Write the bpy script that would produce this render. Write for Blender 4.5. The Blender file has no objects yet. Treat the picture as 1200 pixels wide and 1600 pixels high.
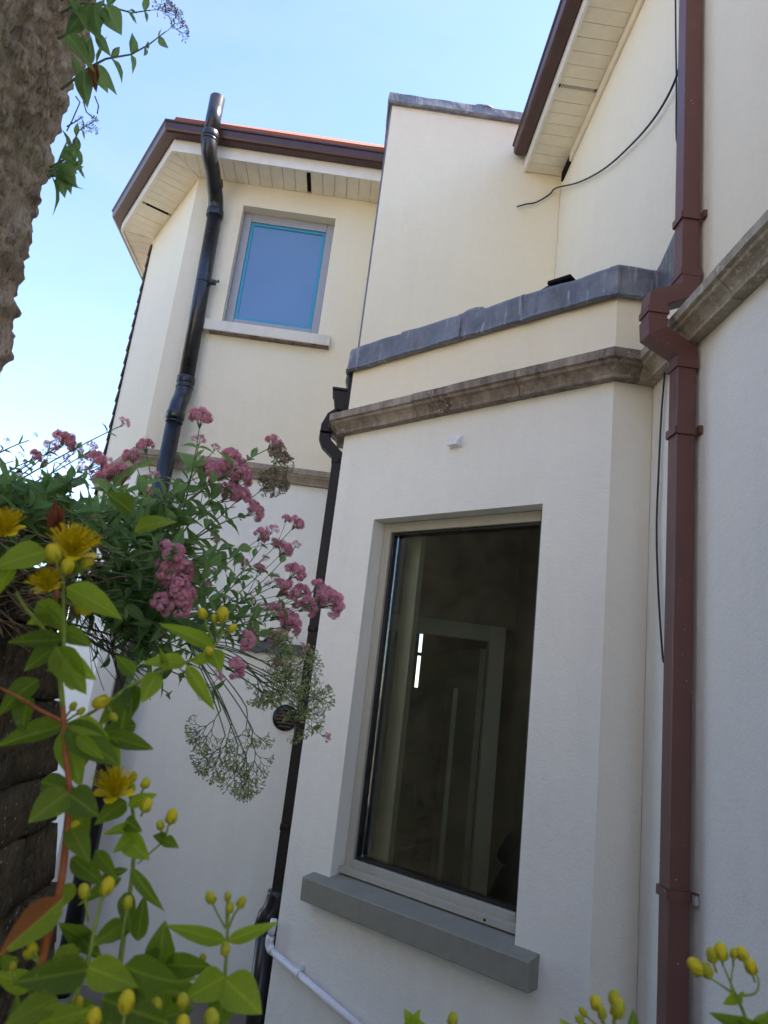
import bpy, math, random
from mathutils import Vector, Matrix, noise
R = math.radians
random.seed(7)
SC = bpy.context.scene
COL = SC.collection

# ------------------------------------------------------------------ camera
YAW, PITCH, ROLL, FPX = 0.0405, 0.2467, 0.1192, 1128.3
EYE = Vector((0, 0, 1.6))
CF = Vector((math.sin(YAW)*math.cos(PITCH), math.cos(YAW)*math.cos(PITCH), math.sin(PITCH)))
_r = Vector((math.cos(YAW), -math.sin(YAW), 0)); _u = _r.cross(CF)
CR = math.cos(ROLL)*_r + math.sin(ROLL)*_u
CU = -math.sin(ROLL)*_r + math.cos(ROLL)*_u
cam = bpy.data.cameras.new('camera'); camo = bpy.data.objects.new('camera', cam); COL.objects.link(camo)
M = Matrix((CR, CU, -CF)).transposed().to_4x4(); M.translation = EYE; camo.matrix_world = M
cam.sensor_fit = 'VERTICAL'; cam.sensor_height = 36; cam.sensor_width = 27
cam.lens = FPX/1600*36
cam.clip_start = 0.02; cam.clip_end = 2000
cam.dof.use_dof = True; cam.dof.focus_distance = 3.2; cam.dof.aperture_fstop = 9.5
SC.camera = camo

# ------------------------------------------------------------------ sky, sun, exposure
SUN_EL, SUN_AZ = R(55), R(89)          # azimuth from +Y towards +X
W = bpy.data.worlds.new('World'); SC.world = W; W.use_nodes = True
nt = W.node_tree; nt.nodes.clear()
sky = nt.nodes.new('ShaderNodeTexSky'); sky.sky_type = 'NISHITA'; sky.sun_disc = False
sky.sun_elevation = SUN_EL; sky.sun_rotation = SUN_AZ
sky.air_density = 1.0; sky.dust_density = 0.35; sky.ozone_density = 2.2; sky.altitude = 20
bg = nt.nodes.new('ShaderNodeBackground'); bg.inputs['Strength'].default_value = 0.128
wo = nt.nodes.new('ShaderNodeOutputWorld')
tcw = nt.nodes.new('ShaderNodeTexCoord'); mpw = nt.nodes.new('ShaderNodeMapping'); mpw.inputs['Scale'].default_value = (1.6, 1.6, 5.5); mpw.inputs['Rotation'].default_value = (.25, .1, 0)
cl = nt.nodes.new('ShaderNodeTexNoise'); cl.inputs['Scale'].default_value = 1.7; cl.inputs['Detail'].default_value = 7; cl.inputs['Roughness'].default_value = .58; cl.inputs['Distortion'].default_value = .4
clr = nt.nodes.new('ShaderNodeValToRGB'); clr.color_ramp.elements[0].position = .44; clr.color_ramp.elements[1].position = .80; clr.color_ramp.elements[1].color = (.22, .22, .22, 1)
clm = nt.nodes.new('ShaderNodeMix'); clm.data_type = 'RGBA'; clm.inputs[7].default_value = (1.9, 1.95, 2.05, 1)      # thin high cloud
nt.links.new(tcw.outputs['Generated'], mpw.inputs[0]); nt.links.new(mpw.outputs[0], cl.inputs['Vector']); nt.links.new(cl.outputs[0], clr.inputs[0])
nt.links.new(clr.outputs[0], clm.inputs[0]); tnt = nt.nodes.new('ShaderNodeMix'); tnt.data_type = 'RGBA'; tnt.blend_type = 'MULTIPLY'; tnt.inputs[0].default_value = 1; tnt.inputs[7].default_value = (.98, .935, 1, 1)
nt.links.new(sky.outputs[0], tnt.inputs[6]); nt.links.new(tnt.outputs[2], clm.inputs[6]); nt.links.new(clm.outputs[2], bg.inputs[0]); nt.links.new(bg.outputs[0], wo.inputs[0])
sl = bpy.data.lights.new('sun', 'SUN'); sl.energy = 5.0; sl.angle = R(0.5); sl.color = (1, .92, .80)
so = bpy.data.objects.new('sun', sl); COL.objects.link(so)
sd = Vector((math.sin(SUN_AZ)*math.cos(SUN_EL), math.cos(SUN_AZ)*math.cos(SUN_EL), math.sin(SUN_EL)))
so.rotation_euler = sd.to_track_quat('Z', 'Y').to_euler(); so.location = (6, 6, 12)
SC.view_settings.view_transform = 'Standard'; SC.view_settings.look = 'None'
SC.view_settings.gamma = 1; SC.view_settings.use_curve_mapping = False
SC.view_settings.exposure = 2.02
SC.cycles.max_bounces = 10; SC.cycles.transparent_max_bounces = 16

# ------------------------------------------------------------------ helpers
def ray(px, py):
    return (CF*FPX + CR*(px-600) - CU*(py-800)).normalized()
def at(px, py, d): return EYE + ray(px, py)*d
def onx(px, py, x): r = ray(px, py); return EYE + r*(x/r.x)
def ony(px, py, y): r = ray(px, py); return EYE + r*(y/r.y)

def tag(o, label=None, cat=None, group=None, kind=None):
    if label: o['label'] = label
    if cat: o['category'] = cat
    if group: o['group'] = group
    if kind: o['kind'] = kind
    return o
def empty(name, loc, label, cat, group=None):
    o = bpy.data.objects.new(name, None); COL.objects.link(o); o.location = loc
    o.empty_display_size = .1
    return tag(o, label, cat, group)
def put(o, parent):
    if parent is not None:
        o.parent = parent
        p = Vector((0, 0, 0)); q = parent
        while q is not None: p += q.location; q = q.parent
        o.matrix_parent_inverse = Matrix.Translation(-p)
    return o

class MB:
    def __init__(s): s.v = []; s.f = []; s.mi = []; s.cur = 0; s.sm = False
    def add(s, vs, fs, mi=None):
        b = len(s.v); s.v += [tuple(v) for v in vs]
        for f in fs: s.f.append(tuple(b+i for i in f)); s.mi.append(s.cur if mi is None else mi)
    def box(s, x0, x1, y0, y1, z0, z1): s.obox((0, 0, 0), (1, 0, 0), (0, 1, 0), (x0, x1), (y0, y1), (z0, z1))
    def obox(s, o, u, v, ur, vr, wr, w=(0, 0, 1)):
        o, u, v, w = Vector(o), Vector(u), Vector(v), Vector(w)
        vs = [o+u*a+v*b+w*c for c in wr for b in vr for a in ur]
        fs = [(0, 2, 3, 1), (4, 5, 7, 6), (0, 1, 5, 4), (2, 6, 7, 3), (0, 4, 6, 2), (1, 3, 7, 5)]
        if u.cross(v).dot(w) < 0: fs = [f[::-1] for f in fs]
        s.add(vs, fs)
    def prism(s, poly, z0, z1):
        n = len(poly)
        a = sum(poly[i][0]*poly[(i+1) % n][1]-poly[(i+1) % n][0]*poly[i][1] for i in range(n))
        if a < 0: poly = poly[::-1]
        s.add([(p[0], p[1], z0) for p in poly]+[(p[0], p[1], z1) for p in poly],
              [tuple(range(n))[::-1], tuple(range(n, 2*n))]+[(i, (i+1) % n, n+(i+1) % n, n+i) for i in range(n)])
    def tube(s, pts, rad, n=8, cap=True, square=None):
        pts = [Vector(p) for p in pts]; k = len(pts)
        if not isinstance(rad, (list, tuple)): rad = [rad]*k
        t0 = (pts[1]-pts[0]).normalized()
        ref = Vector((0, 0, 1)) if abs(t0.z) < .9 else Vector((1, 0, 0))
        if square is not None: ref = Vector(square)
        a = (ref - t0*ref.dot(t0)).normalized()
        base = len(s.v); fs = []
        for i, p in enumerate(pts):
            if i == 0: t = t0
            elif i == k-1: t = (pts[i]-pts[i-1]).normalized()
            else: t = ((pts[i]-pts[i-1]).normalized()+(pts[i+1]-pts[i]).normalized()).normalized()
            a = (a - t*a.dot(t)); a = a.normalized() if a.length > 1e-6 else t.orthogonal().normalized()
            b = t.cross(a)
            for j in range(n):
                th = 2*math.pi*(j+(.5 if n == 4 else 0))/n
                s.v.append(tuple(p+(a*math.cos(th)+b*math.sin(th))*rad[i]))
        for i in range(k-1):
            for j in range(n):
                j2 = (j+1) % n
                fs.append((base+i*n+j, base+i*n+j2, base+(i+1)*n+j2, base+(i+1)*n+j))
        if cap: fs.append(tuple(base+j for j in range(n))[::-1]); fs.append(tuple(base+(k-1)*n+j for j in range(n)))
        s.f += fs; s.mi += [s.cur]*len(fs)
    def ellipsoid(s, c, ax, ra, rl, n=6, m=4):
        c = Vector(c); ax = Vector(ax).normalized(); a = ax.orthogonal().normalized(); b = ax.cross(a)
        vs = [c-ax*rl]; fs = []
        for i in range(1, m):
            ph = math.pi*i/m
            for j in range(n):
                th = 2*math.pi*j/n
                vs.append(c-ax*rl*math.cos(ph)+(a*math.cos(th)+b*math.sin(th))*ra*math.sin(ph))
        vs.append(c+ax*rl)
        for j in range(n):
            fs.append((0, 1+(j+1) % n, 1+j)); fs.append((len(vs)-1, 1+(m-2)*n+j, 1+(m-2)*n+(j+1) % n))
        for i in range(m-2):
            for j in range(n):
                fs.append((1+i*n+j, 1+i*n+(j+1) % n, 1+(i+1)*n+(j+1) % n, 1+(i+1)*n+j))
        s.add(vs, fs)
    def sweep(s, prof, path, step=None, jit=0, seed=0, caps=True):
        """prof: [(outward, z)] closed loop; path: [(x,y)] with outward on its left"""
        P = [Vector((p[0], p[1])) for p in path]
        N = [Vector((-(P[i+1]-P[i]).y, (P[i+1]-P[i]).x)).normalized() for i in range(len(P)-1)]
        rings = []
        for i in range(len(P)):
            if i == 0: m = N[0]
            elif i == len(P)-1: m = N[-1]
            else: m = (N[i-1]+N[i]); m = m/ (1+N[i-1].dot(N[i]))
            rings.append((P[i], m))
            if step and i < len(P)-1:
                L = (P[i+1]-P[i]).length; k = int(L/step)
                for q in range(1, k): rings.append((P[i].lerp(P[i+1], q/k), N[i]))
        n = len(prof); base = len(s.v)
        for ri, (p, m) in enumerate(rings):
            for d, z in prof:
                dd, zz = d, z
                if jit and d > 0.004:
                    q = Vector((p.x*7+seed, p.y*7, z*9))
                    dd += jit*noise.noise(q); zz += jit*.8*noise.noise(q+Vector((9, 3, 5)))
                s.v.append((p.x+m.x*dd, p.y+m.y*dd, zz))
        fs = []
        for i in range(len(rings)-1):
            for j in range(n):
                j2 = (j+1) % n
                fs.append((base+i*n+j, base+(i+1)*n+j, base+(i+1)*n+j2, base+i*n+j2))
        if caps: fs.append(tuple(base+j for j in range(n))); fs.append(tuple(base+(len(rings)-1)*n+j for j in range(n))[::-1])
        s.f += fs; s.mi += [s.cur]*len(fs)
    def mesh(s, name, mats, smooth=False):
        assert max(max(f) for f in s.f) < len(s.v), name
        me = bpy.data.meshes.new(name); me.from_pydata(s.v, [], s.f)
        if not isinstance(mats, (list, tuple)): mats = [mats]
        for m in mats: me.materials.append(m)
        me.polygons.foreach_set('material_index', s.mi)
        if smooth: me.polygons.foreach_set('use_smooth', [True]*len(me.polygons))
        me.update(); return me
    def build(s, name, mats, parent=None, smooth=False, bevel=0, fix=False):
        me = s.mesh(name, mats, smooth)
        if fix or bevel:
            import bmesh
            bm = bmesh.new(); bm.from_mesh(me)
            bmesh.ops.recalc_face_normals(bm, faces=bm.faces)
            if bevel:
                bmesh.ops.bevel(bm, geom=[e for e in bm.edges if len(e.link_faces) == 2 and e.calc_face_angle(0) > .5], offset=bevel, segments=2, profile=.6, affect='EDGES')
            bm.to_mesh(me); bm.free()
        o = bpy.data.objects.new(name, me); COL.objects.link(o)
        return put(o, parent)

def subpath(path, a, b):
    out = []; acc = 0
    for i in range(len(path)-1):
        p, q = Vector(path[i]), Vector(path[i+1]); L = (q-p).length
        if acc+L > a and acc < b:
            t0 = max(0, (a-acc)/L); t1 = min(1, (b-acc)/L)
            if not out: out.append(tuple(p.lerp(q, t0)))
            out.append(tuple(p.lerp(q, t1)))
        acc += L
    return out
def clip(poly, p, n):
    out = []
    for i in range(len(poly)):
        a, b = Vector(poly[i]), Vector(poly[(i+1) % len(poly)])
        da, db = (a-p).dot(n), (b-p).dot(n)
        if da >= 0: out.append(tuple(a))
        if da*db < 0: out.append(tuple(a.lerp(b, da/(da-db))))
    return out

# ------------------------------------------------------------------ materials
def nodes(name):
    m = bpy.data.materials.new(name); m.use_nodes = True
    t = m.node_tree; return m, t, t.nodes, t.links, t.nodes['Principled BSDF']
def ramp(N, L, src, stops):
    r = N.new('ShaderNodeValToRGB'); e = r.color_ramp.elements
    while len(e) < len(stops): e.new(.5)
    for i, (p, c) in enumerate(stops): e[i].position = p; e[i].color = (*c, 1) if len(c) == 3 else c
    L.new(src, r.inputs[0]); return r.outputs[0]
def tex(N, L, kind, scale, co=None, **kw):
    n = N.new(kind); n.inputs['Scale'].default_value = scale
    for k, v in kw.items(): n.inputs[k].default_value = v
    if co is not None: L.new(co, n.inputs['Vector'])
    return n
def mixc(N, L, fac, a, b, mode='MIX'):
    m = N.new('ShaderNodeMix'); m.data_type = 'RGBA'; m.blend_type = mode
    for sock, val in ((m.inputs[0], fac), (m.inputs[6], a), (m.inputs[7], b)):
        if isinstance(val, (int, float)): sock.default_value = val
        elif isinstance(val, tuple): sock.default_value = (*val, 1)
        else: L.new(val, sock)
    return m.outputs[2]
def geo(N):
    g = N.new('ShaderNodeNewGeometry'); return g.outputs['Position']
def bump(N, L, src, strength, dist, bsdf):
    b = N.new('ShaderNodeBump'); b.inputs['Strength'].default_value = strength; b.inputs['Distance'].default_value = dist
    L.new(src, b.inputs['Height']); L.new(b.outputs[0], bsdf.inputs['Normal']); return b
def stretch(N, L, co, sc):
    m = N.new('ShaderNodeMapping'); m.inputs['Scale'].default_value = sc; L.new(co, m.inputs[0]); return m.outputs[0]
def math_(N, L, op, a, b):
    m = N.new('ShaderNodeMath'); m.operation = op
    for i, v in enumerate((a, b)):
        if isinstance(v, (int, float)): m.inputs[i].default_value = v
        else: L.new(v, m.inputs[i])
    return m.outputs[0]

def render_paint(name, col, dirt, dirt_amt=.25, rough_bump=.5):
    m, t, N, L, b = nodes(name); co = geo(N)
    n1 = tex(N, L, 'ShaderNodeTexNoise', 1.6, co, Detail=6, Roughness=.6)
    st = tex(N, L, 'ShaderNodeTexNoise', 1, stretch(N, L, co, (9, 9, .7)), Detail=5, Roughness=.65)
    n2 = tex(N, L, 'ShaderNodeTexNoise', 26, co, Detail=4)
    f = math_(N, L, 'MULTIPLY', n1.outputs[0], st.outputs[0])
    f = ramp(N, L, f, [(.2, (0, 0, 0)), (.42, (1, 1, 1))])
    f = math_(N, L, 'MULTIPLY', f, dirt_amt)
    c = mixc(N, L, f, col, dirt)
    f2 = math_(N, L, 'MULTIPLY', ramp(N, L, n2.outputs[0], [(.35, (0, 0, 0)), (.75, (1, 1, 1))]), .10)
    c = mixc(N, L, f2, c, tuple(x*.72 for x in col))
    L.new(c, b.inputs['Base Color']); b.inputs['Roughness'].default_value = .82
    dn = tex(N, L, 'ShaderNodeTexNoise', 3.5, co, Detail=5)
    vm = N.new('ShaderNodeVectorMath'); vm.operation = 'MULTIPLY_ADD'; L.new(dn.outputs['Color'], vm.inputs[0]); vm.inputs[1].default_value = (.35, .35, .35); L.new(co, vm.inputs[2])
    hc = tex(N, L, 'ShaderNodeTexVoronoi', .75, vm.outputs[0]); hc.feature = 'DISTANCE_TO_EDGE'
    hm = math_(N, L, 'MULTIPLY', ramp(N, L, hc.outputs['Distance'], [(.0008, (1, 1, 1)), (.0022, (0, 0, 0))]), ramp(N, L, n1.outputs[0], [(.5, (0, 0, 0)), (.6, (.09, .09, .09))]))
    c = mixc(N, L, hm, c, tuple(x*.45 for x in dirt)); L.new(c, b.inputs['Base Color'])
    g1 = tex(N, L, 'ShaderNodeTexNoise', 260, co, Detail=3)
    g2 = tex(N, L, 'ShaderNodeTexNoise', 7, co, Detail=3)
    g3 = tex(N, L, 'ShaderNodeTexNoise', 75, co, Detail=4, Roughness=.6)
    h = math_(N, L, 'ADD', math_(N, L, 'MULTIPLY', g1.outputs[0], .22), g2.outputs[0])
    h = math_(N, L, 'ADD', h, math_(N, L, 'MULTIPLY', g3.outputs[0], .42))
    pv = tex(N, L, 'ShaderNodeTexVoronoi', 16, co); pit = ramp(N, L, pv.outputs['Distance'], [(.035, (1, 1, 1)), (.06, (0, 0, 0))])
    pq = ramp(N, L, pv.outputs['Color'], [(.72, (0, 0, 0)), (.74, (1, 1, 1))])
    h = math_(N, L, 'SUBTRACT', h, math_(N, L, 'MULTIPLY', pit, pq))
    bump(N, L, h, rough_bump*1.3, .008, b)
    return m
M_CREAM = render_paint('cream_render', (.825, .755, .575), (.64, .56, .42), .13)
M_WHITE = render_paint('white_render', (.815, .815, .74), (.62, .60, .56), .22)
M_WARMLIT = render_paint('warm_lit_render', (.80, .775, .67), (.62, .57, .46), .15)  # white render with warm reflected light on the bay's return face painted in
M_SILLW = render_paint('pale_sill_paint', (.74, .70, .60), (.30, .24, .18), .5)

def paint(name, col, rough=.45, var=.12, spec=.5, scale=30, b_amt=.08):
    m, t, N, L, b = nodes(name); co = geo(N)
    n = tex(N, L, 'ShaderNodeTexNoise', scale, co, Detail=6, Roughness=.65)
    c = mixc(N, L, math_(N, L, 'MULTIPLY', ramp(N, L, n.outputs[0], [(.3, (0, 0, 0)), (.72, (1, 1, 1))]), 1.0), tuple(x*(1-var) for x in col), tuple(min(1, x*(1+var)) for x in col))
    L.new(c, b.inputs['Base Color']); b.inputs['Specular IOR Level'].default_value = spec
    r = math_(N, L, 'ADD', math_(N, L, 'MULTIPLY', n.outputs[0], .25), rough-.12); L.new(r, b.inputs['Roughness'])
    bump(N, L, n.outputs[0], b_amt, .003, b)
    return m
M_FRAME = paint('sage_grey_paint', (.40, .39, .33), .5, .06)
M_SILLG = paint('grey_sill_paint', (.255, .25, .205), .7, .10, .3, 18, .3)
M_FRAME2 = paint('grey_upvc', (.34, .34, .36), .4, .05)
M_TAPE = paint('blue_film', (.03, .30, .46), .35, .1)
M_UPVC = paint('cream_upvc', (.81, .75, .61), .4, .07, .4, 9)
M_UPVCW = paint('white_upvc', (.80, .77, .68), .4, .06, .4, 9)
M_GAP = paint('dark_void', (.012, .011, .01), .9, .1, .1)
M_WPIPE = paint('white_plastic', (.78, .78, .80), .4, .08)
M_BLACK = paint('black_plastic', (.016, .017, .019), .30, .3, .5, 14)
M_DARKBR = paint('dark_brown_plastic', (.014, .010, .009), .45, .25, .3, 12)
M_GUT = paint('brown_gutter_plastic', (.068, .030, .025), .34, .2, .5, 10)
M_SLATE = paint('dark_slate', (.10, .055, .045), .8, .3)
M_CABLE = paint('black_cable', (.01, .01, .011), .5, .1)
M_IRON = paint('galvanised_iron', (.35, .34, .32), .45, .3)
M_RUST = paint('rusty_metal', (.05, .025, .015), .7, .5)

def brown_pipe():
    m, t, N, L, b = nodes('red_brown_pipe'); co = geo(N)
    n = tex(N, L, 'ShaderNodeTexNoise', 9, co, Detail=6)
    c = mixc(N, L, n.outputs[0], (.100, .037, .029), (.145, .059, .046))
    v = tex(N, L, 'ShaderNodeTexVoronoi', 46, co)
    s = ramp(N, L, v.outputs['Distance'], [(.07, (1, 1, 1)), (.10, (0, 0, 0))])
    q = tex(N, L, 'ShaderNodeTexNoise', 6, co)
    s = math_(N, L, 'MULTIPLY', s, ramp(N, L, q.outputs[0], [(.52, (0, 0, 0)), (.6, (1, 1, 1))]))
    c = mixc(N, L, s, c, (.55, .50, .44))
    L.new(c, b.inputs['Base Color']); b.inputs['Roughness'].default_value = .42
    bump(N, L, n.outputs[0], .06, .003, b); return m
M_BROWN = brown_pipe()

def lead():
    m, t, N, L, b = nodes('lead_sheet_metal'); co = geo(N)
    a = tex(N, L, 'ShaderNodeTexNoise', 5, co, Detail=8, Roughness=.65)
    s = tex(N, L, 'ShaderNodeTexNoise', 1, stretch(N, L, co, (30, 30, 4)), Detail=6, Roughness=.7)
    oi = N.new('ShaderNodeObjectInfo')
    c = ramp(N, L, a.outputs[0], [(.3, (.05, .053, .058)), (.5, (.15, .16, .178)), (.68, (.28, .295, .315))])
    c = mixc(N, L, ramp(N, L, s.outputs[0], [(.56, (0, 0, 0)), (.66, (.8, .8, .8))]), c, (.46, .48, .50))
    c = mixc(N, L, ramp(N, L, s.outputs[0], [(.30, (.85, .85, .85)), (.42, (0, 0, 0))]), c, (.04, .038, .036))
    c = mixc(N, L, .3, c, ramp(N, L, oi.outputs['Random'], [(0, (.08, .085, .1)), (1, (.3, .31, .34))]))
    L.new(c, b.inputs['Base Color']); b.inputs['Metallic'].default_value = .25
    L.new(ramp(N, L, a.outputs[0], [(.2, (.38,)*3), (.8, (.62,)*3)]), b.inputs['Roughness'])
    g = tex(N, L, 'ShaderNodeTexNoise', 14, co, Detail=5)
    bump(N, L, g.outputs[0], .5, .012, b); return m
M_LEAD = lead()

def stone_trim(name, base, dark, amt):
    m, t, N, L, b = nodes(name); co = geo(N)
    a = tex(N, L, 'ShaderNodeTexNoise', 3.2, co, Detail=9, Roughness=.7)
    f = tex(N, L, 'ShaderNodeTexNoise', 45, co, Detail=5, Roughness=.7)
    s = tex(N, L, 'ShaderNodeTexNoise', 1, stretch(N, L, co, (14, 14, 3)), Detail=6, Roughness=.7)
    oi = N.new('ShaderNodeObjectInfo')
    k = math_(N, L, 'ADD', math_(N, L, 'MULTIPLY', a.outputs[0], .6), math_(N, L, 'MULTIPLY', s.outputs[0], .6))
    k = math_(N, L, 'ADD', k, math_(N, L, 'MULTIPLY', oi.outputs['Random'], .12))
    fac = ramp(N, L, k, [(.48, (0, 0, 0)), (.74, (1, 1, 1))])
    c = mixc(N, L, math_(N, L, 'MULTIPLY', fac, amt), base, dark)
    c = mixc(N, L, math_(N, L, 'MULTIPLY', ramp(N, L, f.outputs[0], [(.52, (0, 0, 0)), (.66, (.9, .9, .9))]), ramp(N, L, a.outputs[0], [(.46, (0, 0, 0)), (.6, (1, 1, 1))])), c, tuple(min(1, x*1.5) for x in base))
    L.new(c, b.inputs['Base Color']); b.inputs['Roughness'].default_value = .9
    bump(N, L, f.outputs[0], .5, .006, b); return m
M_CORN = stone_trim('weathered_stone', (.36, .31, .25), (.075, .052, .042), 1.0)
M_CORNC = stone_trim('pale_weathered_stone', (.46, .42, .33), (.20, .16, .12), .7)
M_STRING = stone_trim('string_course_stone', (.42, .37, .28), (.22, .18, .13), .8)

def roof_tile():
    m, t, N, L, b = nodes('clay_tile'); co = geo(N); oi = N.new('ShaderNodeObjectInfo')
    n = tex(N, L, 'ShaderNodeTexNoise', 30, co, Detail=6)
    c = ramp(N, L, oi.outputs['Random'], [(0, (.20, .05, .020)), (.5, (.26, .078, .03)), (1, (.17, .05, .026))])
    c = mixc(N, L, ramp(N, L, n.outputs[0], [(.5, (0, 0, 0)), (.75, (.6, .6, .6))]), c, (.2, .12, .08))
    L.new(c, b.inputs['Base Color']); b.inputs['Roughness'].default_value = .8
    bump(N, L, n.outputs[0], .4, .004, b); return m
M_TILE = roof_tile()

def rough_stone(name, c1, c2, c3, sp, scale=1.0, streak=(1, 1, .45)):
    m, t, N, L, b = nodes(name); co = geo(N)
    co2 = stretch(N, L, co, streak)
    a = tex(N, L, 'ShaderNodeTexNoise', 7*scale, co2, Detail=10, Roughness=.72)
    f = tex(N, L, 'ShaderNodeTexNoise', 70*scale, co2, Detail=6, Roughness=.75)
    v = tex(N, L, 'ShaderNodeTexVoronoi', 130*scale, co)
    c = ramp(N, L, a.outputs[0], [(.3, c1), (.5, c2), (.72, c3)])
    c = mixc(N, L, ramp(N, L, f.outputs[0], [(.34, (.80,)*3), (.46, (0, 0, 0))]), c, tuple(x*.28 for x in c1))
    c = mixc(N, L, ramp(N, L, f.outputs[0], [(.54, (0, 0, 0)), (.66, (.75,)*3)]), c, tuple(min(.9, x*1.35) for x in c3))
    ms = tex(N, L, 'ShaderNodeTexNoise', 3.3*scale, co, Detail=7, Roughness=.7)
    c = mixc(N, L, ramp(N, L, ms.outputs[0], [(.50, (0, 0, 0)), (.64, (.55, .55, .55))]), c, tuple((c2[0]*.75, c2[1]*.95, c2[2]*.75)))
    vc = tex(N, L, 'ShaderNodeTexVoronoi', 24*scale, co2); vc.feature = 'DISTANCE_TO_EDGE'
    c = mixc(N, L, math_(N, L, 'MULTIPLY', ramp(N, L, vc.outputs['Distance'], [(.01, (.5,)*3), (.08, (0, 0, 0))]), ramp(N, L, a.outputs[0], [(.42, (1, 1, 1)), (.56, (0, 0, 0))])), c, tuple(x*.25 for x in c1))
    g = ramp(N, L, v.outputs['Color'], [(.80, (0, 0, 0)), (.9, (1, 1, 1))])
    g = math_(N, L, 'MULTIPLY', g, ramp(N, L, v.outputs['Distance'], [(.22, (1, 1, 1)), (.36, (0, 0, 0))]))
    c = mixc(N, L, math_(N, L, 'MULTIPLY', g, sp), c, (.62, .58, .5))
    if name.startswith('garden'):
        oi = N.new('ShaderNodeObjectInfo'); c = mixc(N, L, 1.0, c, ramp(N, L, oi.outputs['Random'], [(0, (.25, .25, .25)), (.5, (.7, .68, .62)), (1, (1, .96, .85))]), 'MULTIPLY')
    L.new(c, b.inputs['Base Color']); b.inputs['Roughness'].default_value = .95
    b.inputs['Specular IOR Level'].default_value = .15
    h = math_(N, L, 'ADD', math_(N, L, 'MULTIPLY', f.outputs[0], .6), a.outputs[0])
    bump(N, L, h, 1.0, .028, b); return m
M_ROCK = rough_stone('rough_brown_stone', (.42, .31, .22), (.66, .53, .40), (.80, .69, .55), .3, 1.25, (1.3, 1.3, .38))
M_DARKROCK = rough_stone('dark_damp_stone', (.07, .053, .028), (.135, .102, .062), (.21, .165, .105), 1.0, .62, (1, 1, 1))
M_MORTAR = rough_stone('dark_mortar', (.02, .016, .012), (.035, .028, .02), (.06, .05, .035), .6, 1.5, (1, 1, 1))
M_GARDEN = rough_stone('garden_wall_stone', (.028, .028, .024), (.055, .053, .045), (.085, .08, .068), .1, .6, (1, 1, 1))

M_EARTH = rough_stone('dry_earth', (.17, .14, .09), (.26, .215, .14), (.34, .28, .19), .1, .5, (1, 1, 1))
def ground_mat():
    m, t, N, L, b = nodes('ground_concrete'); co = geo(N)
    a = tex(N, L, 'ShaderNodeTexNoise', 1.5, co, Detail=8); f = tex(N, L, 'ShaderNodeTexNoise', 60, co, Detail=5)
    c = ramp(N, L, a.outputs[0], [(.3, (.14, .12, .09)), (.7, (.27, .235, .18))])
    c = mixc(N, L, math_(N, L, 'MULTIPLY', f.outputs[0], .4), c, (.1, .09, .08))
    L.new(c, b.inputs['Base Color']); b.inputs['Roughness'].default_value = .95
    bump(N, L, f.outputs[0], .5, .01, b); return m
M_GROUND = ground_mat()

def glass_mat(name, tint=(1, 1, 1)):
    m, t, N, L, b = nodes(name); N.remove(b)
    tr = N.new('ShaderNodeBsdfTransparent'); tr.inputs[0].default_value = (*tint, 1)
    gl = N.new('ShaderNodeBsdfGlossy'); gl.inputs['Roughness'].default_value = .022
    fr = N.new('ShaderNodeFresnel'); fr.inputs[0].default_value = 1.45
    mx = N.new('ShaderNodeMixShader'); L.new(fr.outputs[0], mx.inputs[0]); L.new(tr.outputs[0], mx.inputs[1]); L.new(gl.outputs[0], mx.inputs[2])
    g = tex(N, L, 'ShaderNodeTexNoise', 1.3, geo(N)); bp = N.new('ShaderNodeBump'); bp.inputs['Strength'].default_value = .02; bp.inputs['Distance'].default_value = .02
    L.new(g.outputs[0], bp.inputs['Height']); L.new(bp.outputs[0], gl.inputs['Normal'])
    L.new(mx.outputs[0], t.nodes['Material Output'].inputs[0]); return m
M_GLASS = glass_mat('window_glass', (.86, .9, .88))
def film_mat():
    m, t, N, L, b = nodes('filmed_glass'); co = geo(N)
    n = tex(N, L, 'ShaderNodeTexNoise', 2.2, co, Detail=3)
    L.new(mixc(N, L, n.outputs[0], (.12, .23, .42), (.155, .28, .48)), b.inputs['Base Color'])
    b.inputs['Roughness'].default_value = .06; return m
M_FILM = film_mat()

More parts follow.
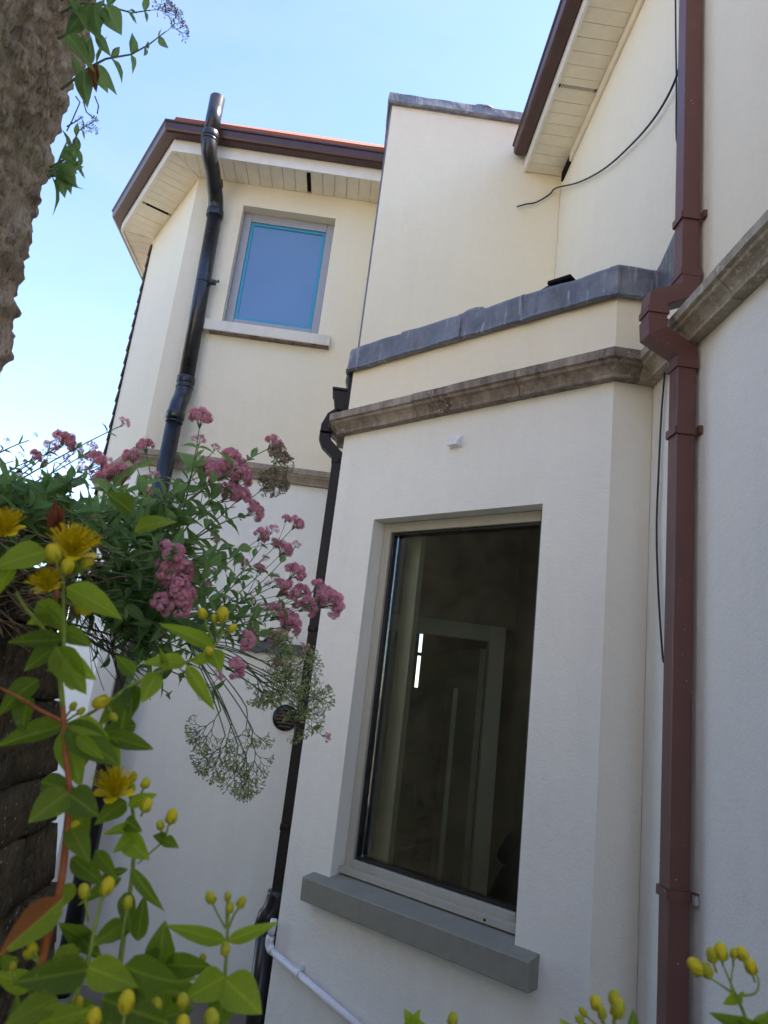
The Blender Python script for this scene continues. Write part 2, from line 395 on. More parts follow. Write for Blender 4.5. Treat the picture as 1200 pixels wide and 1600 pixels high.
def leaf_mat(name, c1, c2, c3, trans=.45, rough=.5, vein=True):
    m, t, N, L, b = nodes(name)
    tc = N.new('ShaderNodeTexCoord'); oi = N.new('ShaderNodeObjectInfo')
    n = tex(N, L, 'ShaderNodeTexNoise', 3.0, tc.outputs['Object'], Detail=5)
    c = ramp(N, L, oi.outputs['Random'], [(0, c1), (.55, c2), (1, c3)])
    c = mixc(N, L, math_(N, L, 'MULTIPLY', n.outputs[0], .5), c, tuple(x*.55 for x in c1))
    if vein:
        sx = N.new('ShaderNodeSeparateXYZ'); L.new(tc.outputs['Object'], sx.inputs[0])
        ax = math_(N, L, 'ABSOLUTE', sx.outputs[0], 0)
        w = math_(N, L, 'SUBTRACT', math_(N, L, 'MULTIPLY', sx.outputs[1], 9.0), math_(N, L, 'MULTIPLY', ax, 9.0))
        w = math_(N, L, 'PINGPONG', w, .5)
        v = ramp(N, L, w, [(.0, (1, 1, 1)), (.10, (0, 0, 0))])
        mid = ramp(N, L, ax, [(.012, (1, 1, 1)), (.03, (0, 0, 0))])
        v = math_(N, L, 'MAXIMUM', math_(N, L, 'MULTIPLY', v, .35), mid)
        c = mixc(N, L, math_(N, L, 'MULTIPLY', v, .32), c, tuple(min(1, x*1.7+.02) for x in c3))
    bl = tex(N, L, 'ShaderNodeTexNoise', 9.0, tc.outputs['Object'], Detail=4, Roughness=.7)
    n4 = N.new('ShaderNodeMapping'); L.new(tc.outputs['Object'], n4.inputs[0]); cb = N.new('ShaderNodeCombineXYZ'); L.new(math_(N, L, 'MULTIPLY', oi.outputs['Random'], 37.0), cb.inputs[0]); L.new(cb.outputs[0], n4.inputs['Location']); L.new(n4.outputs[0], bl.inputs['Vector'])
    c = mixc(N, L, ramp(N, L, bl.outputs[0], [(.66, (0, 0, 0)), (.72, (.75, .75, .75))]), c, (.16, .085, .03))
    c = mixc(N, L, ramp(N, L, bl.outputs[0], [(.30, (.4, .4, .4)), (.42, (0, 0, 0))]), c, tuple(min(1, x*1.5+.03) for x in c3))
    L.new(c, b.inputs['Base Color']); b.inputs['Roughness'].default_value = rough; b.inputs['Specular IOR Level'].default_value = .35
    tl = N.new('ShaderNodeBsdfTranslucent'); L.new(mixc(N, L, .5, c, tuple(min(1, x*2.0) for x in c3)), tl.inputs[0])
    mx = N.new('ShaderNodeMixShader'); mx.inputs[0].default_value = trans
    L.new(b.outputs[0], mx.inputs[1]); L.new(tl.outputs[0], mx.inputs[2]); L.new(mx.outputs[0], t.nodes['Material Output'].inputs[0])
    bump(N, L, n.outputs[0], .15, .05, b)
    return m
M_VLEAF = leaf_mat('valerian_leaf', (.10, .195, .06), (.155, .28, .08), (.23, .36, .11), .5)
M_HLEAF = leaf_mat('shrub_leaf', (.065, .135, .012), (.13, .235, .016), (.27, .38, .025), .52)
M_HLEAFB = leaf_mat('shrub_leaf_fresh', (.24, .38, .018), (.30, .44, .022), (.36, .48, .03), .55)
M_RLEAF = leaf_mat('turning_leaf', (.30, .10, .02), (.34, .13, .025), (.38, .17, .03), .4)
M_RED = leaf_mat('reddish_leaf', (.16, .035, .02), (.20, .05, .03), (.24, .08, .03), .35)
def flat(name, cols, rough=.6, trans=0):
    m, t, N, L, b = nodes(name); co = geo(N)
    n = tex(N, L, 'ShaderNodeTexNoise', 120, co, Detail=3)
    L.new(ramp(N, L, n.outputs[0], [(.3, cols[0]), (.5, cols[1]), (.7, cols[2])]), b.inputs['Base Color'])
    b.inputs['Roughness'].default_value = rough; b.inputs['Specular IOR Level'].default_value = .25
    if trans:
        tl = N.new('ShaderNodeBsdfTranslucent'); tl.inputs[0].default_value = (*cols[2], 1)
        mx = N.new('ShaderNodeMixShader'); mx.inputs[0].default_value = trans
        L.new(b.outputs[0], mx.inputs[1]); L.new(tl.outputs[0], mx.inputs[2]); L.new(mx.outputs[0], t.nodes['Material Output'].inputs[0])
    return m
M_PINK = flat('pink_petal', [(.68, .20, .32), (.84, .38, .48), (.90, .60, .66)], .6, .35)
M_YEL = flat('yellow_petal', [(.86, .60, .004), (.92, .72, .008), (.94, .80, .02)], .5, .3)
M_BUD = flat('yellow_bud', [(.66, .54, .02), (.76, .64, .03), (.56, .58, .06)], .6, .15)
M_GBUD = flat('green_bud', [(.34, .38, .03), (.48, .48, .03), (.58, .54, .03)], .5, .1)
M_VSTEM = flat('valerian_stem', [(.09, .14, .06), (.12, .18, .08), (.15, .20, .10)], .6)
M_HSTEM = flat('green_stem', [(.20, .28, .05), (.26, .33, .06), (.30, .36, .08)], .55)
M_RSTEM = flat('red_brown_stem', [(.30, .085, .03), (.38, .12, .04), (.42, .17, .05)], .5)
M_SEED = flat('seed_head', [(.26, .34, .10), (.40, .46, .18), (.52, .47, .28)], .8, .1)
M_SEEDT = flat('tan_seed_head', [(.26, .19, .12), (.38, .29, .20), (.46, .36, .27)], .8, .1)
M_STRAW = flat('dry_straw', [(.11, .075, .045), (.20, .145, .085), (.34, .26, .16)], .8)
M_TWIG = flat('dark_twig', [(.03, .022, .016), (.05, .037, .026), (.08, .06, .04)], .8)

# ------------------------------------------------------------------ dimensions of the place
CX = 1.178                      # long wall of the house, facing -X
BAY = [(CX, 2.75), (1.009, 2.75), (-.115, 3.874), (-.115, 4.45)]
DY = 4.45                       # parapet wall, facing -Y
EY = 5.04                       # rear wing front
EF = (-1.575, EY); FG = (-2.165, 6.00)
WING = [(-.115, EY), EF, FG, (FG[0], 9.0)]
ZS = 5.40                       # soffit
ZC0, ZC1 = 2.985, 3.095         # cornice
A0 = Vector((1.009, 2.75, 0)); AU = Vector((-1, 1, 0)).normalized(); AN = Vector((-1, -1, 0)).normalized()
ALEN = (Vector(BAY[2])-Vector(BAY[1])).length
GZ = -.30

g = MB(); g.add([(-400, -400, GZ), (400, -400, GZ), (400, 400, GZ), (-400, 400, GZ)], [(0, 1, 2, 3)])
tag(g.build('ground', M_GROUND), 'grey concrete yard ground in the passage below the windows', kind='structure')

# ------------------------------------------------------------------ main house
house = empty('house', (CX, 2.4, GZ), 'tall cream and white rendered main house on the right with brown gutter', 'house')
w = MB(); w.box(CX, CX+.3, -6, 4.7, GZ, 3.05); w.build('wall', M_WHITE, house)
w = MB(); w.box(CX, CX+.3, -6, 4.7, 3.05, ZS+.2); w.build('wall', M_CREAM, house)
w = MB(); w.box(-.115, CX-.002, DY, 4.9, 3.05, 5.80); w.box(-.115, CX-.002, 4.9, EY+.5, 3.05, 5.80)
w.build('wall', M_CREAM, house)
w = MB(); w.box(CX+.3, 6, -6, 9, GZ, 5.4); w.build('inner_block', M_CREAM, house)
# lead capping of the parapet
PD = [(-.115, EY+.4), (-.115, DY), (CX, DY)][::-1]
PD = [(CX-.003, DY), (-.115, DY), (-.115, EY+.4)]
prof = [(-.25, 5.90), (.012, 5.895), (.030, 5.885), (.033, 5.815), (.024, 5.80), (0.004, 5.80), (-.05, 5.83)]
def lead_run(path, prof, cuts, parent, name='lead_sheet', jit=.006):
    L = sum((Vector(path[i+1])-Vector(path[i])).length for i in range(len(path)-1))
    cs = [0]+[c for c in cuts if c < L]+[L]
    for i in range(len(cs)-1):
        m = MB(); lap = .02 if i < len(cs)-2 else 0
        e = .0025*(i % 2)
        pr = [(d+(e if d > .004 else 0), z+(e if d < .02 and z > prof[0][1]-.02 else 0)) for d, z in prof]
        m.sweep(pr, subpath(path, cs[i], cs[i+1]+lap), step=.04, jit=jit, seed=i*3.7)
        m.build(name, M_LEAD, parent, smooth=False, fix=True)
lead_run(PD, prof, [.62, 1.35], house)
# raised lead lump at the lap
m = MB(); m.ellipsoid((.56, DY-.02, 5.893), (1, 0, 0), .018, .07, 8, 5); m.build('lead_lap', M_LEAD, house, True)
m = MB()   # narrow lead strip down the parapet's outer corner
m.obox((-.115, DY, 0), (1, 0, 0), (0, 1, 0), (-.012, 0), (.004, .10), (3.60, 5.80)); m.build('lead_strip', M_LEAD, house)

EAVEY0, EAVEY1 = 0.2, DY-.004
sb = MB(); sb.box(.905, CX, -.1, 4.40, ZS+.03, ZS+.05); sb.build('soffit_backing', M_GAP, house)
y = EAVEY1
k = 0
while y > EAVEY0:
    m = MB(); y1 = y-.094
    if k == 8:
        m.box(.925, 1.145, y-.04, y-.012, ZS+.004, ZS+.024)
        for q in range(24): m.box(.930+q*.009, .934+q*.009, y-.039, y-.013, ZS+.001, ZS+.004)
        m.mi = [0]*6+[1]*(len(m.f)-6)
        m.build('soffit_vent', [M_GAP, M_UPVC], house)
        m = MB(); m.box(.915, CX-.002, y-.012, y-.002, ZS+random.uniform(-.001, .001), ZS+.03); m.box(.915, CX-.002, y1, y-.04, ZS, ZS+.03)
        m.build('soffit_board', M_UPVC, house)
    else:
        dz = random.uniform(-.0012, .0012)
        m.box(.915, CX-.002, y1, y-.0035, ZS+dz, ZS+.03); m.build('soffit_board', M_UPVC, house)
    y = y1; k += 1
m = MB(); m.box(.895, .914, EAVEY0-.2, EAVEY1, ZS-.012, ZS+.20); m.build('fascia', M_UPVCW, house, bevel=.003)
m = MB(); m.box(1.160, CX-.002, EAVEY0-.2, 4.20, ZS-.075, ZS-.004); m.build('frieze_board', M_UPVC, house, bevel=.003)
m = MB(); m.box(1.166, CX-.001, 4.205, 4.40, ZS-.08, ZS-.002); m.build('open_gap', M_GAP, house)
def gutter_prof(z):   # ogee gutter, outward from the fascia
    return [(0.0, z+.012), (.010, z), (.040, z), (.070, z+.001), (.086, z+.008), (.093, z+.022), (.097, z+.066), (.107, z+.072), (.107, z+.086), (.105, z+.088), (.098, z+.078), (.012, z+.03), (.006, z+.085), (0.0, z+.085)]
GP = [(.894, EAVEY0-.2), (.894, 4.385)]
m = MB(); m.sweep(gutter_prof(ZS+.075), GP); gt = m.build('gutter', M_GUT, house, fix=True)
m = MB(); m.sweep([(d*1.06-.002, z+(.004 if z > ZS+.12 else -.004)) for d, z in gutter_prof(ZS+.075)[:10]], [(.894, 4.378), (.894, 4.394)]); m.build('gutter_end', M_GUT, gt, fix=True)
m = MB()   # main roof slope over the eaves
rz = ZS+.18
m.add([(.83, -6, rz), (.83, DY+.3, rz), (5.0, DY+.3, rz+2.9), (5.0, -6, rz+2.9), (.83, -6, rz-.05), (.83, DY+.3, rz-.05), (5.0, DY+.3, rz+2.85), (5.0, -6, rz+2.85)],
      [(0, 3, 2, 1), (4, 5, 6, 7), (0, 1, 5, 4), (1, 2, 6, 5), (2, 3, 7, 6), (3, 0, 4, 7)])
m.build('roof', M_TILE, house, fix=True)

# ------------------------------------------------------------------ cornice stones
CP = [(CX, -3.0)]+BAY[:3]+[(-.115, 4.10)]
def corn(z0=ZC0, z1=ZC1, p=1.0):
    h = z1-z0
    return [(0, z1+.012), (.095*p, z1), (.100*p, z1-.004), (.100*p, z1-.042), (.086*p, z1-.047), (.082*p, z1-.058), (.066*p, z1-.066), (.052*p, z1-.080), (.044*p, z0+.016), (.048*p, z0+.012), (.046*p, z0+.001), (.03*p, z0), (0, z0)]
LC = 5.75
bay = empty('bay_extension', (.45, 3.4, GZ), 'single storey canted bay with lead capped parapet and a large dark window', 'extension')
cuts = [0, 1.3, 2.4, 3.3, 4.2, 5.05, 5.83, 6.35, 6.95, LC+.17+ALEN+.06, LC+.17+ALEN+.226]
for i in range(len(cuts)-1):
    m = MB(); a, b_ = cuts[i], cuts[i+1]-.004
    sp = subpath(CP, a, b_); off = random.uniform(-.002, .002)
    m.sweep([(d+(off if d > .01 else 0), z+off*.5) for d, z in corn()], sp, step=.06, jit=.003, seed=i)
    o = m.build('cornice_stone', M_CORNC if i < 6 else M_CORN, house if i < 5 else bay, fix=True)

# ------------------------------------------------------------------ bay extension
WU0, WU1, WZ0, WZ1 = .300, 1.285, .775, 2.475
TH = .22
def Abox(m, u, n, z): m.obox(A0, AU, AN, u, n, z)
w = MB()
Abox(w, (0, WU0), (-TH, 0), (GZ, 3.04)); Abox(w, (WU1, ALEN), (-TH, 0), (GZ, 3.04))
Abox(w, (WU0, WU1), (-TH, 0), (GZ, WZ0-.135)); Abox(w, (WU0, WU1), (-TH, 0), (WZ1, 3.04))
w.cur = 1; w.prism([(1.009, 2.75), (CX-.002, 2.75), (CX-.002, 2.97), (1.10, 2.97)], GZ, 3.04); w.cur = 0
w.prism([(-.115, 3.874), (-.115, EY-.002), (.1, EY-.002), (.1, 4.0)], GZ, 3.04)
w.build('wall', [M_WHITE, M_WARMLIT], bay)
w = MB(); ins = [(CX-.002, 2.75), (1.009, 2.75), (-.115, 3.874), (-.115, DY-.002), (CX-.002, DY-.002)]
w.prism(ins, 3.04, 3.43); w.build('wall', M_CREAM, bay)
# parapet lead
LP = [(CX-.003, 2.75)]+BAY[1:3]+[(-.115, DY-.01)]
pl = [(-.20, 3.52), (.010, 3.525), (.030, 3.518), (.036, 3.505), (.034, 3.40), (.040, 3.382), (.028, 3.374), (.004, 3.38), (-.05, 3.44)]
lead_run(LP, pl, [.17, .62, .98, 1.36, 1.78], bay, jit=.011)
m = MB(); m.ellipsoid(A0+AU*.76+AN*.012+Vector((0, 0, 3.523)), AU, .022, .075, 8, 5); m.build('lead_lap', M_LEAD, bay, True)
m = MB()   # lead turned up the house wall
up = [(2.748, 3.37), (2.50, 3.36), (2.46, 3.66), (2.70, 3.54), (2.748, 3.53)]
m.add([(CX-.0045, y, z) for y, z in up]+[(CX-.0005, y, z) for y, z in up], [(0, 1, 2, 3, 4), (9, 8, 7, 6, 5)]+[(i, i+5, (i+1) % 5+5, (i+1) % 5) for i in range(5)])
m.build('lead_upstand', M_LEAD, bay)
m = MB(); m.obox((-.115, 3.874, 0), (1, 0, 0), (0, 1, 0), (-.02, 0), (.02, .10), (3.10, 3.38)); m.build('lead_strip', M_DARKBR, bay)

win = empty('window', (0, 0, 0), None, None); del_keys = None
win.location = A0+AU*.79+Vector((0, 0, WZ0)); win.parent = bay
win.location = win.location-bay.location
def wb(u, n, z, name, mat, bev=.003, parent=win):
    m = MB(); Abox(m, u, n, z); return m.build(name, mat, parent, bevel=bev)
FN0, FN1 = -.155, -.085        # frame depth behind the wall face
fw = .052
m = MB()
Abox(m, (WU0+.002, WU0+fw), (FN0, FN1), (WZ0+.002, WZ1-.002)); Abox(m, (WU1-fw, WU1-.002), (FN0, FN1), (WZ0+.002, WZ1-.002))
Abox(m, (WU0+fw+.0005, WU1-fw-.0005), (FN0, FN1), (WZ1-fw, WZ1-.002)); Abox(m, (WU0+fw+.0005, WU1-fw-.0005), (FN0, FN1), (WZ0+.002, WZ0+.065))
m.build('frame', M_FRAME, win, bevel=.004)
m = MB(); i0, i1, z0, z1 = WU0+fw+.001, WU1-fw-.001, WZ0+.067, WZ1-fw-.001
Abox(m, (i0, i0+.012), (FN0+.01, FN1-.016), (z0, z1)); Abox(m, (i1-.012, i1), (FN0+.01, FN1-.016), (z0, z1))
Abox(m, (i0+.0125, i1-.0125), (FN0+.01, FN1-.016), (z1-.012, z1)); Abox(m, (i0+.0125, i1-.0125), (FN0+.01, FN1-.016), (z0, z0+.012))
m.build('glazing_bead', M_BLACK, win, bevel=.002)
wb((i0+.013, i1-.013), (FN0+.02, FN0+.026), (z0+.013, z1-.013), 'pane', M_GLASS, 0)
wb((WU0+.004, WU1-.004), (FN1+.001, FN1+.034), (WZ0+.002, WZ0+.032), 'sub_sill', M_FRAME)
m = MB(); m.tube([A0+AU*.47+AN*(FN1+.034)+Vector((0, 0, WZ0+.016)), A0+AU*.47+AN*(FN1+.0355)+Vector((0, 0, WZ0+.016))], .006, 8); m.build('drain_hole', M_GAP, win)
# sill: sloped top, chamfered front
su0, su1 = WU0-.105, WU1+.105
m = MB()
pf = [(-.20, WZ0+.001), (-.09, WZ0+.001), (.0005, WZ0-.016), (.068, WZ0-.030), (.072, WZ0-.036), (.070, WZ0-.128), (.064, WZ0-.132), (.0005, WZ0-.130), (-.20, WZ0-.13)]
n = len(pf); vs = []
for u in (su0, su1):
    for d, z in pf: vs.append(A0+AU*u+AN*d+Vector((0, 0, z)))
# the part beyond the opening only projects from the face
pf2 = [p for p in pf if p[0] >= 0]
for (ua, ub, P_) in ((su0, WU0+.0005, pf2), (WU0+.001, WU1-.001, pf), (WU1-.0005, su1, pf2)):
    k = len(P_); m.add([A0+AU*u+AN*d+Vector((0, 0, z)) for u in (ua, ub) for d, z in P_], [tuple(range(k))[::-1], tuple(range(k, 2*k))]+[(i, (i+1) % k, k+(i+1) % k, k+i) for i in range(k)])
m.build('window_sill', M_SILLG, bay, fix=True)

# room behind the window
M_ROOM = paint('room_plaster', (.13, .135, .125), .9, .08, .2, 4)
M_CASE = paint('painted_casing', (.50, .52, .46), .5, .05)
rm = MB(); ry = 6.6
plan = [(CX-.012, 2.82), (1.03, 2.82), (-.09, 3.94), (-.09, ry), (CX+.1, ry), (CX+.1, 4.69), (CX-.012, 4.69)]
rm.box(-.10, -.004, 4.02, ry, -.02, 2.70); sx = (EYE+ray(652, 1060)*(ry/ray(652, 1060).y)).x; rm.box(-.10, sx-.017, ry+.001, ry+.05, -.02, 2.76); rm.box(sx+.017, CX+.10, ry+.001, ry+.05, -.02, 2.76); rm.box(sx-.017, sx+.017, ry+.001, ry+.05, -.02, 1.70); rm.box(sx-.017, sx+.017, ry+.001, ry+.05, 2.36, 2.76); rm.box(sx-.017, sx+.017, ry+.004, ry+.03, 1.98, 2.01)
rm.box(1.12, CX-.004, 2.98, 4.7, 0, 2.70); rm.box(1.12, CX+.12, 4.7, ry, -.02, 2.76)
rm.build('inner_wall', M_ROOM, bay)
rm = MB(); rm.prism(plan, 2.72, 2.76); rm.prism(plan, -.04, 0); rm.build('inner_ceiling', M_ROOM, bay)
def case(p, d, w_, h, t=.09):
    d = Vector(d).normalized(); nn = Vector((d.y, -d.x, 0)); m = MB()
    m.obox(p, d, nn, (0, t), (-.02, .04), (0, h)); m.obox(p, d, nn, (w_-t, w_), (-.02, .04), (0, h)); m.obox(p, d, nn, (t, w_-t), (-.02, .04), (h-t, h))
    return m
case((-.10, 4.58, 0), (1, 0, 0), 1.14, 2.10, .10).build('door_frame', M_CASE, bay, bevel=.004)
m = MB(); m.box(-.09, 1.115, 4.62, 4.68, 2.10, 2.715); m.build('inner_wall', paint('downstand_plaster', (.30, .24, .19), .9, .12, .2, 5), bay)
m = MB(); m.obox((.93, 4.63, 0), (-.12, .99, 0), (.99, .12, 0), (.02, .74), (-.02, .02), (0, 1.96)); m.build('inner_door', paint('door_paint', (.34, .35, .30), .5), bay)
m = MB(); m.box(.80, .83, 4.9, 4.93, .2, 1.7); m.build('inner_post', M_CASE, bay)
m = MB(); Abox(m, (WU1-.112, WU1-.02), (-TH-.09, -TH-.05), (0, 2.6)); m.build('inner_post', M_CASE, bay)

# ------------------------------------------------------------------ rear wing
wing = empty('rear_wing', (-1.0, EY, GZ), 'two storey cream rear wing with canted corner and tiled roof edge', 'house wing')
k = (EY/5.22)
E0, E1, EZ0, EZ1 = -1.190, -.455, 4.190, 5.207
body = [(-.117, EY), EF, FG, (FG[0], 9), (-.117, 9)]
w = MB(); w.prism(body, GZ, 3.05); w.build('wall', M_WHITE, wing)
w = MB()
w.box(EF[0]+.12, E0, EY, EY+.2, 3.05, ZS+.05); w.box(E1, -.117, EY, EY+.2, 3.05, ZS+.05)
w.box(E0, E1, EY, EY+.2, 3.05, EZ0); w.box(E0, E1, EY, EY+.2, EZ1, ZS+.05)
w.build('wall', M_CREAM, wing)
w = MB(); w.prism([(EF[0]+.12, EY), EF, FG, (FG[0], 9), (-.117, 9), (-.117, EY+.2), (EF[0]+.12, EY+.2)], 3.05, ZS+.05)
w.build('wall', M_CREAM, wing)
# string course
SP = [(-.117, EY), EF, FG, (FG[0], 8)]
st_cuts = [0, .7, 1.25, 2.0, 2.8, 4.0]
for i in range(len(st_cuts)-1):
    m = MB(); m.sweep(corn(2.985, 3.092, .72), subpath(SP, st_cuts[i], st_cuts[i+1]-.004), step=.08, jit=.002, seed=i); m.build('cornice_stone', M_STRING, wing, fix=True)
# soffit boards with mitres
def miter(i, path):
    P = [Vector(p) for p in path]; a = (P[i]-P[i-1]).normalized(); b_ = (P[i+1]-P[i]).normalized()
    na, nb = Vector((-a.y, a.x)), Vector((-b_.y, b_.x)); mm = (na+nb).normalized(); return P[i], Vector((-mm.y, mm.x))
OV = .27
def soffit(i, skip=None, path=WING, lim=None):
    p, q = Vector(path[i]), Vector(path[i+1]); d = (q-p).normalized(); nn = Vector((-d.y, d.x)); L = (q-p).length
    if lim: L = lim
    s = -.3 if i else .0
    j = 0
    while s < L+.3:
        r = [p+d*s+nn*.002, p+d*(s+.0905)+nn*.002, p+d*(s+.0905)+nn*(OV-.012), p+d*s+nn*(OV-.012)]
        r = [tuple(x) for x in r]
        if i:
            c0, t0 = miter(i, path); r = clip(r, c0-t0*.002, -t0)
        if r and i+2 < len(path):
            c1, t1 = miter(i+1, path); r = clip(r, c1+t1*.002, t1)
        if r and len(r) > 2:
            dz = random.uniform(-.001, .001)
            m = MB(); m.prism(r, ZS+dz, ZS+.03); m.build('soffit_board', M_UPVC, wing)
        if skip is not None and j == skip:
            m = MB(); m.obox((p.x, p.y, 0), (d.x, d.y, 0), (nn.x, nn.y, 0), (s+.095, s+.122), (.025, .215), (ZS-.0015, ZS+.02)); m.build('soffit_vent', M_GAP, wing)
            s += .030
        s += .094; j += 1
soffit(0, 5); soffit(1, 9); soffit(2, None, lim=1.3)
FP = subpath(WING, 0, 5.0)
m = MB(); m.sweep([(OV-.011, ZS-.012), (OV+.009, ZS-.012), (OV+.009, ZS+.20), (OV-.011, ZS+.20)], FP); m.build('fascia', M_UPVCW, wing, fix=True)
m = MB(); m.sweep([(.05, ZS+.032), (OV-.012, ZS+.032), (OV-.012, ZS+.05), (.05, ZS+.05)], FP); m.build('soffit_backing', M_GAP, wing, fix=True)
m = MB(); m.sweep([(d+OV+.0095, z) for d, z in gutter_prof(ZS+.085)], FP); gt = m.build('gutter', M_GUT, wing, fix=True)
for cc in (.55, 1.28, 2.15, 2.75):
    m = MB(); m.sweep([(d*1.04+OV+.0095, z+(.003 if z > ZS+.13 else -.003)) for d, z in gutter_prof(ZS+.085)[:10]], subpath(WING, cc, cc+.03)); m.build('gutter_clip', M_GUT, gt, fix=True)
# roof: hipped, clay tiles on the front slope
PIT = math.tan(R(41.3)); zr = ZS+.298
def offp(d):
    P = [Vector(p) for p in WING]; out = []
    N_ = [Vector((-(P[i+1]-P[i]).y, (P[i+1]-P[i]).x)).normalized() for i in range(3)]
    out.append(P[0]+N_[0]*d)
    for i in (1, 2): out.append(P[i]+(N_[i-1]+N_[i])/(1+N_[i-1].dot(N_[i]))*d)
    out.append(P[3]+N_[2]*d); return out
lo, hi = offp(OV+.035), offp(-1.3)
m = MB(); dz = (OV+.035+1.3)*PIT
m.add([(p.x, p.y, zr-.03) for p in lo]+[(p.x, p.y, zr+dz-.03) for p in hi], [(0, 1, 5, 4), (1, 2, 6, 5), (2, 3, 7, 6)])
m.add([(p.x, p.y, zr-.03) for p in lo]+[(p.x, p.y, ZS+.15) for p in lo], [(0, 4, 5, 1), (1, 5, 6, 2), (2, 6, 7, 3)])
roof = m.build('roof', M_TILE, wing)
tm = {}
def tile_mesh(wd):
    key = round(wd, 3)
    if key not in tm:
        q = MB(); q.obox((0, 0, 0), (1, 0, 0), (0, 1, 0), (0, wd), (0, .20), (0, .017)); q.v = [(x, y, z+.010*math.sin(math.pi*y/.4)) for x, y, z in q.v]
        tm[key] = q.mesh('roof_tile', M_TILE)
    return tm[key]
base_z = zr
slope = Vector((0, math.cos(math.atan(PIT)), math.sin(math.atan(PIT))))
hipn = miter(1, WING)
for rrow in range(12):
    d0 = OV+.045-rrow*.10*math.cos(math.atan(PIT))
    yy = EY-d0; zz = base_z+(OV+.035-d0)*PIT
    corner = offp(d0)[1].x
    x = -.12-(rrow % 2)*.08
    while x-.163 > corner-.02:
        o = bpy.data.objects.new('roof_tile', tile_mesh(.160)); COL.objects.link(o)
        rot = Matrix.Rotation(math.atan(PIT)-.055+random.uniform(-.012, .012), 4, 'X')
        o.matrix_basis = Matrix.Translation((x-.163, yy, zz+random.uniform(-.001, .003))) @ rot
        put(o, roof); x -= .165
m = MB()   # hip tiles up the corner
hp0, hp1 = offp(OV+.05)[1], offp(-.6)[1]; ln = 7
for i in range(ln):
    a_, b2 = i/ln, (i+1.15)/ln
    p, q = hp0.lerp(hp1, a_), hp0.lerp(hp1, b2)
    za, zb = base_z+(a_*(OV+.65))*PIT+.035, base_z+(b2*(OV+.65))*PIT+.035
    m = MB(); m.tube([(p.x, p.y, za+.012), (q.x, q.y, zb)], [.065, .052], 10); m.build('hip_tile', M_TILE, roof, True)
def hip_iron(p):
    m = MB(); pts = []
    p = Vector(p)
    for i in range(14):
        th = -1.2+i*.38; rr = .016+.004*(i/13)
        pts.append(p+Vector((-.5, -.5, 0)).normalized()*(rr*math.cos(th))+Vector((0, 0, .035+rr*math.sin(th))))
    m.tube([p+Vector((.05, .06, .0)), p+Vector((0, 0, .008))]+pts, .0055, 6); m.build('hip_iron', M_IRON, roof, True)
q = offp(OV+.095); hip_iron((q[1].x-.0, q[1].y-.0, ZS+.205)); hip_iron((q[2].x, q[2].y, ZS+.20))
# tiles hung on the far side, seen on edge
zt = GZ+3.0; i = 0
while zt < ZS-.12:
    for jx in range(3):
        m = MB(); ys = FG[1]-.012+jx*.17
        m.obox((FG[0], 0, 0), (1, 0, 0), (0, 1, 0), (-.014, -.001), (ys, ys+.165), (zt, zt+.118))
        m.v = [(x-(.010 if z < zt+.05 else 0)+random.uniform(-.002, .002), y, z) for x, y, z in m.v]
        m.build('wall_tile', M_SLATE, wing)
    zt += .12
# window
win2 = bpy.data.objects.new('window', None); COL.objects.link(win2); win2.parent = wing
win2.location = Vector(((E0+E1)/2, EY, EZ0))-wing.location
m = MB(); f0, f1 = EY+.085, EY+.14; fw = .066
m.box(E0+.002, E0+fw, f0, f1, EZ0+.004, EZ1-.002); m.box(E1-fw, E1-.002, f0, f1, EZ0+.004, EZ1-.002)
m.box(E0+fw+.001, E1-fw-.001, f0, f1, EZ1-fw-.01, EZ1-.002); m.box(E0+fw+.001, E1-fw-.001, f0, f1, EZ0+.004, EZ0+fw+.01)
m.build('frame', M_FRAME2, win2, bevel=.005)
m = MB(); a0, a1, b0, b1 = E0+fw+.002, E1-fw-.002, EZ0+fw+.012, EZ1-fw-.012; t_ = .022
m.box(a0, a0+t_, f0+.012, f0+.02, b0, b1); m.box(a1-t_, a1, f0+.012, f0+.02, b0, b1); m.box(a0+t_, a1-t_, f0+.012, f0+.02, b1-t_, b1); m.box(a0+t_, a1-t_, f0+.012, f0+.02, b0, b0+t_)
m.build('film_edge', M_TAPE, win2)
m = MB(); m.box(a0+.005, a1-.005, f0+.021, f0+.027, b0+.005, b1-.005); m.build('pane', M_FILM, win2)
m = MB(); m.box(E0-.11, E1+.10, EY-.065, EY-.0005, EZ0-.115, EZ0-.02); m.box(E0+.001, E1-.001, EY, EY+.1, EZ0-.1, EZ0+.002)
m.v = [(x, y, z-(.012 if y < EY-.05 and z > EZ0-.05 else 0)) for x, y, z in m.v]
m.build('window_sill', M_SILLW, wing, bevel=.004)
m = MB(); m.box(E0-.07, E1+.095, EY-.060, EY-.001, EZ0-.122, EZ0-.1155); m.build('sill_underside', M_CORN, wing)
# small ledge low on the wing beside the downpipe
m = MB(); m.box(-.62, -.19, EY-.06, EY-.0005, 1.785, 1.86); m.build('ledge', paint('ledge_slate', (.10, .10, .10), .7), wing, bevel=.004)

